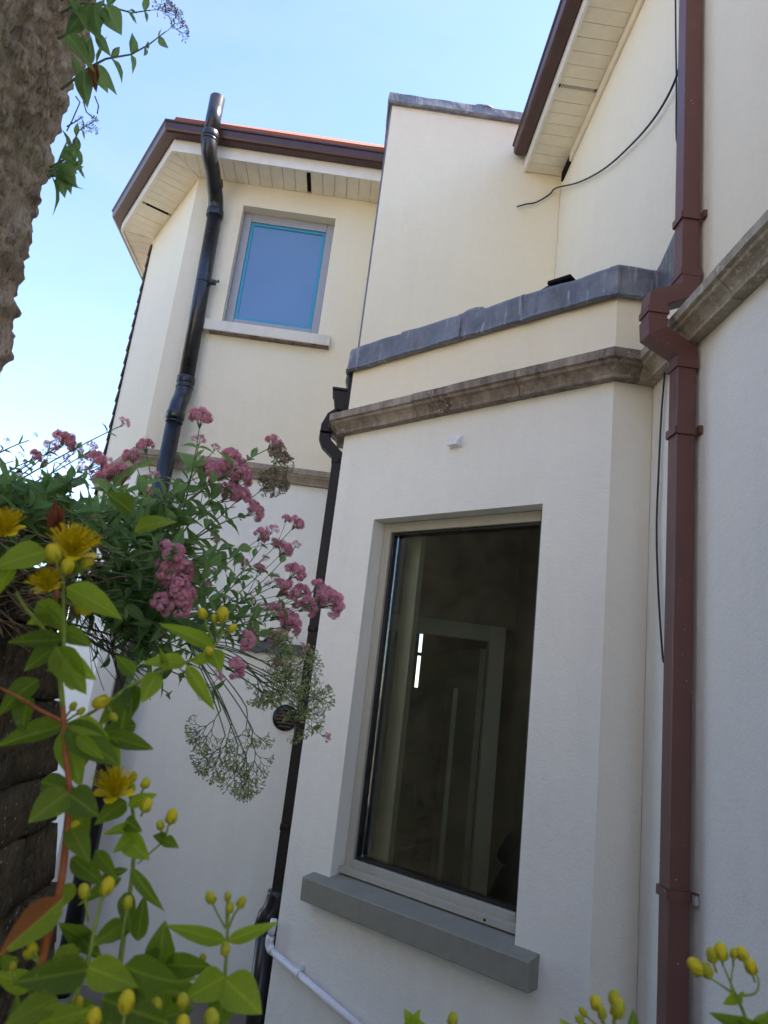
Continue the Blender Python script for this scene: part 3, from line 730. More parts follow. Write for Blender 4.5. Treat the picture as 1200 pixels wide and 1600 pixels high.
# ------------------------------------------------------------------ pipes
def clipring(c, r, h, mat, parent, name='collar', ax=(0, 0, 1), n=20):
    m = MB(); c = Vector(c); ax = Vector(ax)
    m.tube([c-ax*h/2, c-ax*(h/2-.004), c+ax*(h/2-.004), c+ax*h/2], [r-.002, r, r, r-.002], n); return m.build(name, mat, parent, True)
def arc(p0, p1, p2, k=7):
    p0, p1, p2 = Vector(p0), Vector(p1), Vector(p2)
    return [p0*(1-t)**2+p1*2*t*(1-t)+p2*t*t for t in [i/k for i in range(k+1)]]
SX = -1.345; SR = .055
soil = empty('soil_pipe', (SX, EY-.09, GZ), 'round black soil pipe rising past the eaves of the rear wing', 'soil pipe')
yo, yi, yl = EY-.445, EY-.075, EY-.165
m = MB(); m.tube([(SX-.075, yo, 5.42), (SX-.078, yo, 5.765)], SR, 24)
m.build('pipe_section', M_BLACK, soil, True)
m = MB(); m.tube([(SX-.078, yo, 5.758), (SX-.078, yo, 5.767)], SR-.006, 24); m.build('pipe_bore', M_GAP, soil)
m = MB(); m.tube([(SX-.075, yo, 5.44)]+arc((SX-.075, yo, 5.40), (SX-.07, yo, 5.29), (SX-.045, yo+.12, 5.24))+arc((SX-.045, yi-.10, 5.19), (SX-.035, yi, 5.15), (SX-.03, yi, 5.05)), SR+.003, 24); m.build('bend', M_BLACK, soil, True)
clipring((SX-.075, yo, 5.43), SR+.009, .05, M_BLACK, soil); clipring((SX-.075, yo, 5.385), SR+.008, .012, M_BLACK, soil)
clipring((SX-.042, yi-.13, 5.21), SR+.009, .05, M_BLACK, soil, ax=Vector((.02, .75, -.4)).normalized())
clipring((SX-.03, yi, 5.04), SR+.010, .06, M_BLACK, soil)
m = MB(); m.tube([(SX-.03, yi, 5.07), (SX, yi, 3.62)], SR, 24); m.build('pipe_section', M_BLACK, soil, True)
clipring((SX-.014, yi, 4.44), SR+.004, .015, M_BLACK, soil)
m = MB(); m.tube([(SX, yi, 3.66)]+arc((SX, yi, 3.60), (SX, yi, 3.52), (SX, (yi+yl)/2, 3.46))+arc((SX, (yi+yl)/2, 3.46), (SX, yl, 3.40), (SX, yl, 3.30)), SR+.004, 24); m.build('bend', M_BLACK, soil, True)
clipring((SX, yi, 3.64), SR+.010, .05, M_BLACK, soil); clipring((SX, yi, 3.58), SR+.009, .012, M_BLACK, soil); clipring((SX, yl, 3.33), SR+.010, .05, M_BLACK, soil); clipring((SX, yl, 3.28), SR+.008, .012, M_BLACK, soil)
m = MB(); m.tube([(SX, yl, 3.36), (SX, yl, GZ)], SR, 24); m.build('pipe_section', M_BLACK, soil, True)
clipring((SX, yl, 2.2), SR+.009, .05, M_BLACK, soil); clipring((SX, yl, 1.0), SR+.006, .03, M_BLACK, soil)
m = MB(); m.box(SX+.02, SX+.075, yi-.02, yi+.03, 4.445, 4.470); m.build('clip', M_BLACK, soil, bevel=.004)
m = MB(); m.tube([(SX+.07, yi-.015, 4.4575), (SX+.10, yi-.015, 4.4575)], .008, 8); m.tube([(SX+.095, yi-.02, 4.4575), (SX+.105, yi-.02, 4.4575)], .012, 8); m.build('clip', M_BLACK, soil)

def sqpipe(pts, wdt, mat, parent, name='pipe_section', sq=(1, 0, 0)):
    m = MB(); m.tube(pts, wdt/math.sqrt(2), 4, square=sq); return m.build(name, mat, parent, bevel=.0035)
PX, PY = 1.128, 2.36; PW = .068
bp = empty('downpipe', (PX, PY, GZ), 'square reddish brown downpipe stepping round the cornice on the right wall', 'downpipe')
sqpipe([(PX, PY, 3.27), (PX, PY, 6.2)], PW, M_BROWN, bp)
sqpipe([(PX, PY+.02, GZ), (PX, PY+.02, 2.90)], PW, M_BROWN, bp)
ox = PX-.118
e1 = sqpipe([(PX, PY, 3.265), (PX, PY, 3.185), (ox, PY+.005, 3.135), (ox, PY+.006, 3.085)], PW+.011, M_BROWN, bp, 'elbow')
sqpipe([(ox, PY+.006, 3.12), (ox, PY+.008, 3.00)], PW+.003, M_BROWN, bp)
sqpipe([(ox, PY+.008, 3.055), (ox, PY+.01, 3.003), (PX, PY+.02, 2.945), (PX, PY+.02, 2.885)], PW+.012, M_BROWN, bp, 'elbow')
m = MB(); h_ = PW/2+.0075; m.box(PX-h_, PX+h_, PY-h_, PY+h_, 3.24, 3.27); m.build('collar', M_BROWN, bp, bevel=.002)
m = MB(); m.box(ox-h_, ox+h_, PY+.007-h_, PY+.007+h_, 3.072, 3.098); m.build('collar', M_BROWN, bp, bevel=.002)
m = MB(); m.box(PX-h_, PX+h_, PY+.02-h_, PY+.02+h_, 2.875, 2.90); m.build('collar', M_BROWN, bp, bevel=.002)
def sqclip(z, y, parent, mat):
    m = MB(); h = PW/2+.004; t2 = .0035
    m.box(PX-h-t2, PX-h, y-h, y+h, z-.014, z+.014); m.box(PX-h, CX-.002, y-h-t2, y-h, z-.014, z+.014); m.box(PX-h, CX-.002, y+h, y+h+t2, z-.014, z+.014)
    m.box(CX-.014, CX-.002, y-h-.024, y-h-t2-.0005, z-.012, z+.016)
    m.build('bracket', mat, parent)
for z, y in ((3.50, PY), (2.63, PY+.02), (1.115, PY+.02), (4.7, PY)): sqclip(z, y, bp, M_BROWN)
m = MB(); m.box(CX-.016, CX-.003, PY+.02-PW/2-.03, PY+.02-PW/2-.012, 1.10, 1.125); m.build('bracket_lug', M_IRON, bp)

bd = empty('downpipe', (-.15, 3.97, GZ), 'narrow dark downpipe with hopper at the left edge of the bay', 'downpipe')
dx, dy = -.140, 3.975; dw = .060
sqpipe([(dx, dy, GZ), (dx, dy, 2.90)], dw, M_DARKBR, bd)
sqpipe([(dx, dy, 2.86), (dx, dy, 2.89), (dx-.075, dy, 2.955), (dx-.09, dy, 2.985), (dx-.09, dy, 3.03)], dw+.006, M_DARKBR, bd, 'elbow')
sqpipe([(dx-.088, dy, 3.01), (dx-.088, dy, 3.06), (dx-.065, dy, 3.12), (dx-.03, dy, 3.15)], dw+.006, M_DARKBR, bd, 'elbow')
sqpipe([(dx-.02, dy+.10, 3.05), (dx-.02, dy+.10, 3.25)], dw, M_DARKBR, bd)
for z in (2.86, 1.9, .9): clipring((dx, dy, z), .047, .03, M_DARKBR, bd, 'collar', n=4)
m = MB()   # tapered hopper
hx, hy, hz = -.115, 3.99, 3.17
def frus(m, x0, x1, y0, y1, z0, X0, X1, Y0, Y1, z1):
    m.add([(x0, y0, z0), (x1, y0, z0), (x1, y1, z0), (x0, y1, z0), (X0, Y0, z1), (X1, Y0, z1), (X1, Y1, z1), (X0, Y1, z1)], [(3, 2, 1, 0), (4, 5, 6, 7), (0, 1, 5, 4), (1, 2, 6, 5), (2, 3, 7, 6), (3, 0, 4, 7)])
frus(m, -.195, -.118, 3.95, 4.05, 3.17, -.218, -.118, 3.94, 4.08, 3.285); frus(m, -.224, -.118, 3.934, 4.086, 3.286, -.226, -.118, 3.932, 4.088, 3.302)
m.build('hopper', M_DARKBR, bd, bevel=.003)
m = MB(); m.tube([(dx, dy, .60)]+arc((dx, dy, .58), (dx-.01, dy, .50), (dx-.035, dy-.005, .48))+[(dx-.045, dy-.005, .42)], .05, 14); m.tube([(dx-.03, dy, .46), (dx-.012, dy, GZ)], .048, 14); m.build('shoe', M_BLACK, bd, True)

wp = empty('waste_pipe', (.05, 3.66, GZ), 'thin white plastic waste pipe sloping across the wall below the large window', 'waste pipe')
def aw(u, n, z): return A0+AU*u+AN*n+Vector((0, 0, z))
ul = ALEN+.01
m = MB(); m.tube([aw(ul-.012, .030, .505), aw(ul-.004, .03, .44)], .0165, 14); m.build('pipe_section', M_WPIPE, wp, True)
m = MB(); m.tube(arc(aw(ul-.004, .03, .43), aw(ul+.01, .03, .385), aw(ul-.03, .03, .372)), .0195, 14); m.build('elbow', M_WPIPE, wp, True)
m = MB(); m.tube([aw(ul-.02, .03, .375), aw(ul-.90, .03, .205)], .0165, 14); m.build('pipe_section', M_WPIPE, wp, True)
for uu in (.22, .70):
    m = MB(); c_ = aw(ul-uu, .03, .375-.1932*(uu-.02)); ax = (aw(ul-.9, .03, .205)-aw(ul-.02, .03, .375)).normalized()
    m.tube([c_-ax*.007, c_+ax*.007], .0205, 14); m.obox(c_, AU, AN, (-.008, .008), (-.028, 0), (.014, .034)); m.build('clip', M_WPIPE, wp)

# cables
def cable(name, pts, r, label, cat='cable'):
    P = [Vector(p) for p in pts]; out = []
    for i in range(len(P)-1):
        p0 = P[max(0, i-1)]; p1 = P[i]; p2 = P[i+1]; p3 = P[min(len(P)-1, i+2)]
        for q in range(6):
            t = q/6; out.append(.5*((2*p1)+(p2-p0)*t+(2*p0-5*p1+4*p2-p3)*t*t+(3*p1-p0-3*p2+p3)*t**3))
    out.append(P[-1]); m = MB(); m.tube(out, r, 7); o = m.build(name, M_CABLE, None, True); return tag(o, label, cat)
cx = CX-.02
hang = [onx(1074, 62, cx-.03), onx(1066, 95, cx), onx(1050, 140, cx), onx(1022, 187, cx), onx(985, 229, cx), onx(945, 264, cx), onx(905, 285, cx), onx(873, 299, cx), ony(858, 305, DY-.02), ony(838, 316, DY-.03), ony(822, 319, DY-.03), ony(808, 323, DY-.03)]
hang = [Vector((min(p.x, cx-.004), min(p.y, DY-.028), p.z)) for p in hang]
hang[7] = Vector((cx-.03, DY-.06, hang[7].z))
cable('cable', hang, .0055, 'loose black cable drooping from the brown downpipe across the cream wall')
cable('cable', [onx(1055, -60, cx), onx(1056, 60, cx), onx(1057, 130, cx), onx(1057, 215, cx), onx(1064, 228, cx)], .004, 'straight black cable running up the cream wall close beside the brown downpipe')
cable('cable', [onx(1041, 560, CX-.012), onx(1034, 640, CX-.012), onx(1029, 740, CX-.012), onx(1026, 830, CX-.012), onx(1029, 930, CX-.012), onx(1035, 1020, CX-.012), onx(1037, 1035, CX-.012)], .004, 'thin black cable down the white wall below the cornice beside the brown downpipe')

# small fittings
v_ = empty('wall_vent', aw(.79, 0, 2.83), 'small white plastic vent cowl on the white wall above the large window', 'vent')
m = MB(); Abox(m, (.755, .835), (.0005, .006), (2.80, 2.865)); m.build('back_plate', M_WPIPE, v_, bevel=.002)
m = MB(); a1, a2 = aw(.765, .006, 0), aw(.825, .006, 0)
m.add([aw(.765, .007, 2.855), aw(.825, .007, 2.855), aw(.825, .040, 2.822), aw(.765, .040, 2.822), aw(.765, .007, 2.806), aw(.825, .007, 2.806), aw(.825, .040, 2.806), aw(.765, .040, 2.806)], [(0, 1, 2, 3), (3, 2, 6, 7), (0, 3, 7, 4), (1, 5, 6, 2), (4, 7, 6, 5)])
m.build('cowl', M_WPIPE, v_, fix=True)
av = empty('air_vent', (-.285, EY, 1.38), 'round dark vent low on the white wall behind the hanging seed heads', 'vent')
m = MB(); m.tube([(-.285, EY-.0005, 1.38), (-.285, EY-.018, 1.38)], .085, 28); m.build('rim', M_BLACK, av, True)
m = MB()
for q in range(6): m.box(-.285-.07+abs(q-2.5)*.012, -.285+.07-abs(q-2.5)*.012, EY-.026, EY-.0185, 1.38-.062+q*.022, 1.38-.050+q*.022)
m.build('louvre_grille', M_GUT, av)
st = empty('roof_stub', aw(.30, -.08, 3.52), 'small dark rusty metal stub poking up over the lead parapet of the bay', 'metal stub')
sp0 = aw(.36, -.06, 3.575)
m = MB(); m.obox(sp0, AU, AN, (-.11, .010), (-.03, .03), (.006, .024)); m.build('plate', M_GAP, st, bevel=.003)
m = MB(); m.tube([sp0+AU*.0, sp0+AU*.05+Vector((0, 0, -.015))], .020, 12); m.build('pipe_end', M_RUST, st, True)
m = MB(); m.tube([sp0+AU*.05+Vector((0, 0, -.015)), sp0+AU*.054+Vector((0, 0, -.016))], .012, 12); m.build('pipe_bore', M_WPIPE, st)

# ------------------------------------------------------------------ stone walls on the left
TX, TYE = -.745, 1.425
def tall_wall():
    m = MB()
    ss = []      # (x,y,normal)
    y = -4.0
    while y < TYE-.06:
        ss.append((TX, y, Vector((1, 0, 0)))); y += .25 if y < .3 else (.05 if y < .8 else .0075)
    for i in range(7):
        th = math.pi/2*i/6; ss.append((TX-.06+.06*math.cos(th), TYE-.06+.06*math.sin(th), Vector((math.cos(th), math.sin(th), 0))))
    x = TX-.07
    while x > TX-.55: ss.append((x, TYE, Vector((0, 1, 0)))); x -= .03
    zs = []; z = GZ
    while z < 4.6: zs.append(z); z += .0085 if 1.6 < z < 3.3 else .06
    for z in zs:
        for x, y, nn in ss:
            p = Vector((x, y, z))
            d = .014*noise.noise(p*2.6)+.013*noise.noise(p*7+Vector((3, 1, 2)))+.016*noise.noise(p*17)+.014*noise.noise(p*38)+.009*noise.noise(p*75)
            c = noise.voronoi(Vector((p.x*5, p.y*5, p.z*6)))[0]; d += .010*(min(.28, c[1]-c[0])-.12)-.002
            q = p+nn*d
            m.v.append((q.x, q.y, q.z))
    k = len(ss)
    for i in range(len(zs)-1):
        for j in range(k-1): m.f.append((i*k+j, i*k+j+1, (i+1)*k+j+1, (i+1)*k+j))
    t = (len(zs)-1)*k
    m.f.append(tuple(t+j for j in range(k)))
    m.mi = [0]*len(m.f)
    return m.build('stone_wall', M_ROCK, None, True)
tag(tall_wall(), 'tall rough brown stone wall filling the upper left corner', 'wall')

low = empty('stone_wall', (-.95, 1.9, GZ), 'low dark damp stone wall under the pink flowering valerian', 'wall')
def low_end(z): return 2.06+max(0, 1.70-z)*.52
m = MB(); m.add([(-.775, TYE, GZ), (-.775, low_end(GZ)-.04, GZ), (-1.35, low_end(GZ)-.04, GZ), (-1.35, TYE, GZ), (-.775, TYE, 1.78), (-.775, 2.02, 1.78), (-1.35, 2.02, 1.78), (-1.35, TYE, 1.78)],
                [(3, 2, 1, 0), (4, 5, 6, 7), (0, 1, 5, 4), (1, 2, 6, 5), (2, 3, 7, 6), (3, 0, 4, 7)]); m.build('core', M_MORTAR, low)
def stone(x0, x1, y0, y1, z0, z1):
    m = MB(); nx, ny, nz = 2, 5, 4
    import itertools
    idx = {}
    for i in range(nx+1):
        for j in range(ny+1):
            for k_ in range(nz+1):
                if i in (0, nx) or j in (0, ny) or k_ in (0, nz):
                    p = Vector((x0+(x1-x0)*i/nx, y0+(y1-y0)*j/ny, z0+(z1-z0)*k_/nz)); c = Vector(((x0+x1)/2, (y0+y1)/2, (z0+z1)/2))
                    e = ((j in (0, ny))+(k_ in (0, nz))+(i in (0, nx)))
                    p = c+(p-c)*(1-.015*max(0, e-1)); q = p*9
                    p += Vector((noise.noise(q), noise.noise(q+Vector((5, 0, 0))), noise.noise(q+Vector((0, 5, 0)))))*.008
                    idx[i, j, k_] = len(m.v); m.v.append(tuple(p))
    def quad(a, b, c, d): m.f.append((idx[a], idx[b], idx[c], idx[d])); m.mi.append(0)
    for j in range(ny):
        for k_ in range(nz):
            quad((nx, j, k_), (nx, j+1, k_), (nx, j+1, k_+1), (nx, j, k_+1)); quad((0, j, k_+1), (0, j+1, k_+1), (0, j+1, k_), (0, j, k_))
    for i in range(nx):
        for k_ in range(nz):
            quad((i, ny, k_+1), (i+1, ny, k_+1), (i+1, ny, k_), (i, ny, k_)); quad((i, 0, k_), (i+1, 0, k_), (i+1, 0, k_+1), (i, 0, k_+1))
        for j in range(ny):
            quad((i, j, nz), (i+1, j, nz), (i+1, j+1, nz), (i, j+1, nz)); quad((i, j+1, 0), (i+1, j+1, 0), (i+1, j, 0), (i, j, 0))
    return m
def build_sheared(m, zm, ya, yb):
    m.v = [(x_, y_+(low_end(z_)-low_end(zm))*max(0, min(1.05, (y_-ya)/max(.01, yb-ya)))*(1 if y_ > yb-.6 else 0), z_) for x_, y_, z_ in m.v]
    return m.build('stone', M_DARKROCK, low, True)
MB.build_sheared = build_sheared
z = GZ
while z < 1.74:
    h = random.uniform(.14, .22); h = min(h, 1.80-z)
    ye = low_end(z+h/2); y = TYE-.10
    while y < ye-.03:
        wd = min(random.uniform(.22, .48), ye-y)
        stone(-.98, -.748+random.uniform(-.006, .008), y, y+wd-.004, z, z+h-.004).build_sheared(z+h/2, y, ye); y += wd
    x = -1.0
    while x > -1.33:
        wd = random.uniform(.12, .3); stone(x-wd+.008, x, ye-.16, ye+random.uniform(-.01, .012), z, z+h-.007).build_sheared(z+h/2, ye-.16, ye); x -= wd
    z += h

gw = empty('outbuilding', (-3.8, 2, GZ), 'tall stone outbuilding across the yard, seen only mirrored in the large window', 'outbuilding')
m = MB(); m.box(-6.5, -3.62, 1.1, 4.5, GZ, 4.7); m.build('wall', M_GARDEN, gw)
z = GZ; sm = [stone(0, .12, 0, 1, 0, 1).mesh('stone', M_GARDEN) for _ in range(5)]
while z < 4.5:
    h = random.uniform(.13, .24); y = 1.1
    while y < 4.3:
        wd = random.uniform(.12, .46); o = bpy.data.objects.new('stone', random.choice(sm)); COL.objects.link(o)
        hh = h*random.uniform(.8, 1.25)
        o.matrix_basis = Matrix.Translation((-3.775+random.uniform(-.012, .012), y, z+random.uniform(-.02, .02))) @ Matrix.Rotation(random.uniform(-.09, .09), 4, 'X') @ Matrix.Diagonal((1, wd*random.uniform(.96, 1.08), hh, 1)); put(o, gw); y += wd
    z += h

nh = empty('added_bounce_block', (-3.9, -3, GZ), 'unseen pale rendered house added to bounce sunlight onto the shaded walls', 'house')  # unseen house volume, added so its sunlit wall bounces light into the passage
m = MB(); m.box(-7.5, -3.7, -9, 1.08, GZ, 5.2); m.build('wall', render_paint('bounce_block_render', (.72, .66, .56), (.5, .45, .38)), nh)
m = MB(); m.add([(-3.5, -9.2, 5.15), (-3.5, 1.3, 5.15), (-5.6, 1.3, 6.9), (-5.6, -9.2, 6.9), (-7.7, -9.2, 5.15), (-7.7, 1.3, 5.15)], [(0, 1, 2, 3), (3, 2, 5, 4), (0, 3, 4), (1, 5, 2)]); m.build('roof', M_SLATE, nh)
m = MB(); m.box(-3.62, -1.36, -3.0, 2.0, GZ, 1.66); tag(m.build('garden_bank', M_EARTH), 'raised earth bank behind the low stone wall', kind='structure')

# ------------------------------------------------------------------ plants
rnd = random.Random(21)
def leaf_mesh(name, mats, wid, shape, curl, fold, nl=8, split=False):
    """unit leaf along +Y; wid = full width; shape(t) -> 0..1"""
    m = MB(); cols = [-1, -.55, 0, .55, 1]
    for i in range(nl+1):
        t = i/nl; hw = wid/2*shape(t)
        for c in cols:
            zz = fold*abs(c)*hw*1.2-curl*t*t+.02*math.sin(t*17+c*3)*abs(c)*shape(t)
            m.v.append((c*hw, t, zz))
    for i in range(nl):
        for j in range(4):
            m.f.append((i*5+j, i*5+j+1, (i+1)*5+j+1, (i+1)*5+j)); m.mi.append(1 if (split and j >= 2 or split and i > 6) else 0)
    return m.mesh(name, mats, True)
ov = lambda t: (math.sin(math.pi*min(1, t**.72))**.85)*(1-.15*t) if 0 < t < 1 else (.10 if t == 0 else 0)
lan = lambda t: (math.sin(math.pi*min(1, t**.80))**1.1) if 0 < t < 1 else (.06 if t == 0 else 0)
VL = [leaf_mesh('leaf', M_VLEAF, w_, lan, c_, f_) for w_, c_, f_ in ((.42, .10, .35), (.50, .22, .5), (.36, -.08, .45), (.46, .35, .3), (.40, .55, .4))]
HL = [leaf_mesh('leaf', M_HLEAF, w_, ov, c_, f_) for w_, c_, f_ in ((.56, .10, .22), (.62, .30, .34), (.50, -.05, .45), (.58, .42, .2), (.52, .2, .55))]
HLB = [leaf_mesh('leaf', M_HLEAFB, w_, ov, c_, f_) for w_, c_, f_ in ((.50, .14, .2), (.56, .3, .3))]
HLN = [leaf_mesh('leaf', M_HLEAF, .30, lan, .5, .3)]
HLT = [leaf_mesh('leaf', [M_HLEAFB, M_RLEAF], .52, ov, .05, .2, split=True)]
HLR = [leaf_mesh('leaf', M_RED, .42, ov, .1, .5)]
def place_leaf(mesh, base, tip, nrm, wscale, parent, label=None):
    base, tip, nrm = Vector(base), Vector(tip), Vector(nrm)
    yv = tip-base; L = yv.length
    if L < 1e-5: return
    yv /= L; zv = nrm-yv*nrm.dot(yv)
    zv = zv.normalized() if zv.length > 1e-4 else yv.orthogonal().normalized()
    xv = yv.cross(zv)
    Mx = Matrix(((xv.x*L*wscale, yv.x*L, zv.x*L, base.x), (xv.y*L*wscale, yv.y*L, zv.y*L, base.y), (xv.z*L*wscale, yv.z*L, zv.z*L, base.z), (0, 0, 0, 1)))
    o = bpy.data.objects.new('leaf', mesh); COL.objects.link(o)
    o.parent = parent; o.matrix_basis = Matrix.Translation(-parent.location) @ Mx
    if label: o['label'] = label
    return o
def place(name, mesh, loc, axis, scale, parent, roll=None, label=None, flat=1.0):
    q = Vector(axis).normalized().to_track_quat('Z', 'Y').to_matrix().to_4x4()
    rr = Matrix.Rotation(rnd.uniform(0, 6.28) if roll is None else roll, 4, 'Z')
    sc_ = scale if isinstance(scale, (tuple, list)) else (scale,)*3
    o = bpy.data.objects.new(name, mesh); COL.objects.link(o); o.parent = parent
    o.matrix_basis = Matrix.Translation(Vector(loc)-parent.location) @ q @ rr @ Matrix.Diagonal((*sc_, 1))
    if label: o['label'] = label
    return o
def rv(s=1.0): return Vector((rnd.uniform(-s, s), rnd.uniform(-s, s), rnd.uniform(-s, s)))

# pink valerian head, unit radius, axis +Z
def pink_head(seed, nclump=9, nfl=44):
    r_ = random.Random(seed); m = MB()
    cl = []
    for i in range(nclump):
        th = i*2.4+r_.uniform(-.3, .3); ph = math.acos(1-1.15*(i+.5)/nclump)
        cl.append(Vector((math.sin(ph)*math.cos(th), math.sin(ph)*math.sin(th), math.cos(ph)*.8))*.62)
    for c in cl:
        m.cur = 1; m.tube([(0, 0, -.75), c*.5+Vector((0, 0, -.15)), c], [.035, .022, .018], 4, cap=False)
        rc = r_.uniform(.30, .44)
        for k_ in range(nfl):
            d = Vector((r_.gauss(0, 1), r_.gauss(0, 1), r_.gauss(0, 1))).normalized()
            if d.dot(c.normalized()) < -.35: d = -d
            p = c+d*rc*r_.uniform(.55, 1.0)
            m.cur = 1 if r_.random() < .15 else 0
            m.tube([c+d*rc*.2, p], [.010, .014], 3, cap=False); m.cur = 0
            a = d.orthogonal().normalized(); b = d.cross(a); s = r_.uniform(.09, .14); t0 = r_.uniform(0, 6)
            for q in range(5):
                th = t0+q*1.2566; e = a*math.cos(th)+b*math.sin(th); f = a*math.cos(th+1.57)+b*math.sin(th+1.57)
                m.add([p, p+e*s*.7+f*s*.30, p+e*s*1.15+d*s*.15, p+e*s*.7-f*s*.30], [(0, 1, 2, 3)])
    return m.mesh('flower_head', [M_PINK, M_VSTEM])
PH = [pink_head(i) for i in range(3)]
PHS = [pink_head(11, 5, 20), pink_head(12, 6, 18)]
def panicle(seed, mat, depth=6, spread=.55, seedsz=.020, flowers=.0):
    r_ = random.Random(seed); m = MB()
    def rec(p, d, L, k):
        q = p+d*L; mid = p.lerp(q, .5)+Vector((r_.uniform(-1, 1), r_.uniform(-1, 1), r_.uniform(-1, 1)))*L*.06
        m.cur = 1; m.tube([p, mid, q], [.0055*(1+k*.35), .005*(1+k*.33), .0045*(1+k*.3)], 3, cap=False)
        if k == 0:
            m.cur = 2 if r_.random() < flowers else 0
            for z_ in range(r_.choice((2, 3, 4))):
                dd = (d+Vector((r_.uniform(-1, 1), r_.uniform(-1, 1), r_.uniform(-1, 1)))*.6).normalized()
                m.ellipsoid(q+dd*seedsz*1.2, dd, seedsz*.42, seedsz*1.3, 4, 3)
            return
        n_ = 2 if r_.random() < .75 else 3
        ax = d.orthogonal().normalized(); rot0 = r_.uniform(0, 6.28)
        for z_ in range(n_):
            th = rot0+z_*6.283/n_+r_.uniform(-.4, .4); e = Matrix.Rotation(th, 3, d) @ ax
            nd = (d+e*spread*r_.uniform(.6, 1.25)).normalized(); rec(q, nd, L*r_.uniform(.66, .86), k-1)
    rec(Vector((0, 0, 0)), Vector((0, 0, 1)), .28, depth)
    return m.mesh('seed_head', [mat, M_VSTEM, M_PINK])
SH = [panicle(3, M_SEED, 6, .70, .027), panicle(5, M_SEED, 6, .85, .027, .06), panicle(6, M_SEED, 6, .62, .028), panicle(16, M_SEED, 5, .8, .032)]
SHT = [panicle(8, M_SEEDT, 7, .6, .028)]
SHR = [panicle(9, M_SEED, 5, .7, .03, .12), panicle(10, M_SEED, 5, .6, .03)]
SHW = [panicle(14, M_SEEDT, 5, .75, .03)]

def bez(p0, p1, p2, n=9): return [p0*(1-t)**2+p1*2*t*(1-t)+p2*t*t for t in [i/n for i in range(n+1)]]
def val_stem(parent, base, tip, arch=.12, pairs=6, ll=.055, head=None, r0=.0030, start=.15, end=.9, lat=0, mat=None):
    """base, tip world points. head: (meshes, radius)"""
    ctrl = base.lerp(tip, rnd.uniform(.4, .65))+Vector((rnd.uniform(-.03, .03), rnd.uniform(-.04, .04), arch+rnd.uniform(-.02, .03)))
    P = bez(base, ctrl, tip, 10); n = len(P)
    m = MB(); m.tube(P, [r0*(1-.55*i/(n-1)) for i in range(n)], 5); m.build('stem', mat or M_VSTEM, parent, True)
    ang = rnd.uniform(0, 3.14)
    for k_ in range(pairs):
        t = start+(end-start)*k_/max(1, pairs-1); f = t*(n-1); i = min(n-2, int(f)); p = P[i].lerp(P[i+1], f-i); d = (P[i+1]-P[i]).normalized()
        ax = d.orthogonal().normalized(); L = ll*1.35*(1.1-.6*t)*rnd.uniform(.75, 1.2)
        for s_ in (0, 1):
            if rnd.random() < .12: continue
            e = Matrix.Rotation(ang+math.pi*s_+rnd.uniform(-.35, .35), 3, d) @ ax
            dr = (d*rnd.uniform(.2, .9)+e+Vector((0, 0, rnd.uniform(-.5, .15)))).normalized()
            place_leaf(rnd.choice(VL), p, p+dr*L, (d+Vector((0, 0, .7))+rv(.5)), rnd.uniform(.85, 1.25), parent)
        ang += 1.57
        if lat and t > .45 and head and rnd.random() < lat:
            e = Matrix.Rotation(rnd.uniform(0, 6.28), 3, d) @ ax; q = p+(d+e*.7).normalized()*head[1]*rnd.uniform(2.2, 3.2)
            m = MB(); m.tube([p, p.lerp(q, .5)+d*.004, q], [.0013, .001, .0009], 4); m.build('stem', M_VSTEM, parent, True)
            place('flower_head', rnd.choice(head[0]), q, (q-p).normalized()+d, head[1]*rnd.uniform(.45, .65), parent)
    if head:
        d = (P[-1]-P[-2]).normalized(); nm = head[0][0].name.split('.')[0]
        ax = (d+Vector((0, 0, .5))-ray(600, 800)*.3).normalized()
        place(nm, rnd.choice(head[0]), P[-1]+ax*head[1]*.5, ax, head[1], parent)
def dist_for(px, py): return 1.95
def R2(pxr, d): return pxr*d/FPX*1.12

def plant(label, loc, cat='valerian plant', name='valerian', group='valerian growing on the stone walls'):
    return empty(name, loc, label, cat, group)
WT = 1.80   # top of the low wall
def wt(x, y): return Vector((x, y, WT))

# V1: back-left against the sky
p1 = plant('airy valerian at far left of the low wall, thin sparse pink heads against the sky', wt(-1.0, 1.80))
for px, py, rr, d in ((92, 690, 18, 2.2), (75, 700, 14, 2.2), (115, 700, 12, 2.2), (140, 697, 11, 2.15), (142, 722, 18, 2.15), (128, 735, 13, 2.15), (190, 657, 10, 2.2), (160, 720, 12, 2.15)):
    val_stem(p1, wt(-1.0+rnd.uniform(-.1, .12), 1.80+rnd.uniform(-.15, .15)), at(px, py+8, d), .02, 5, .045, ((PHS if rr < 15 else PH), R2(rr, d)), lat=.25)
for px, py, d in ((45, 688, 2.15), (22, 720, 2.1), (5, 700, 2.05), (60, 715, 2.2)):
    val_stem(p1, wt(-1.05+rnd.uniform(-.1, .1), 1.75+rnd.uniform(-.15, .15)), at(px, py, d), .03, 7, .035, (SHR, .02))
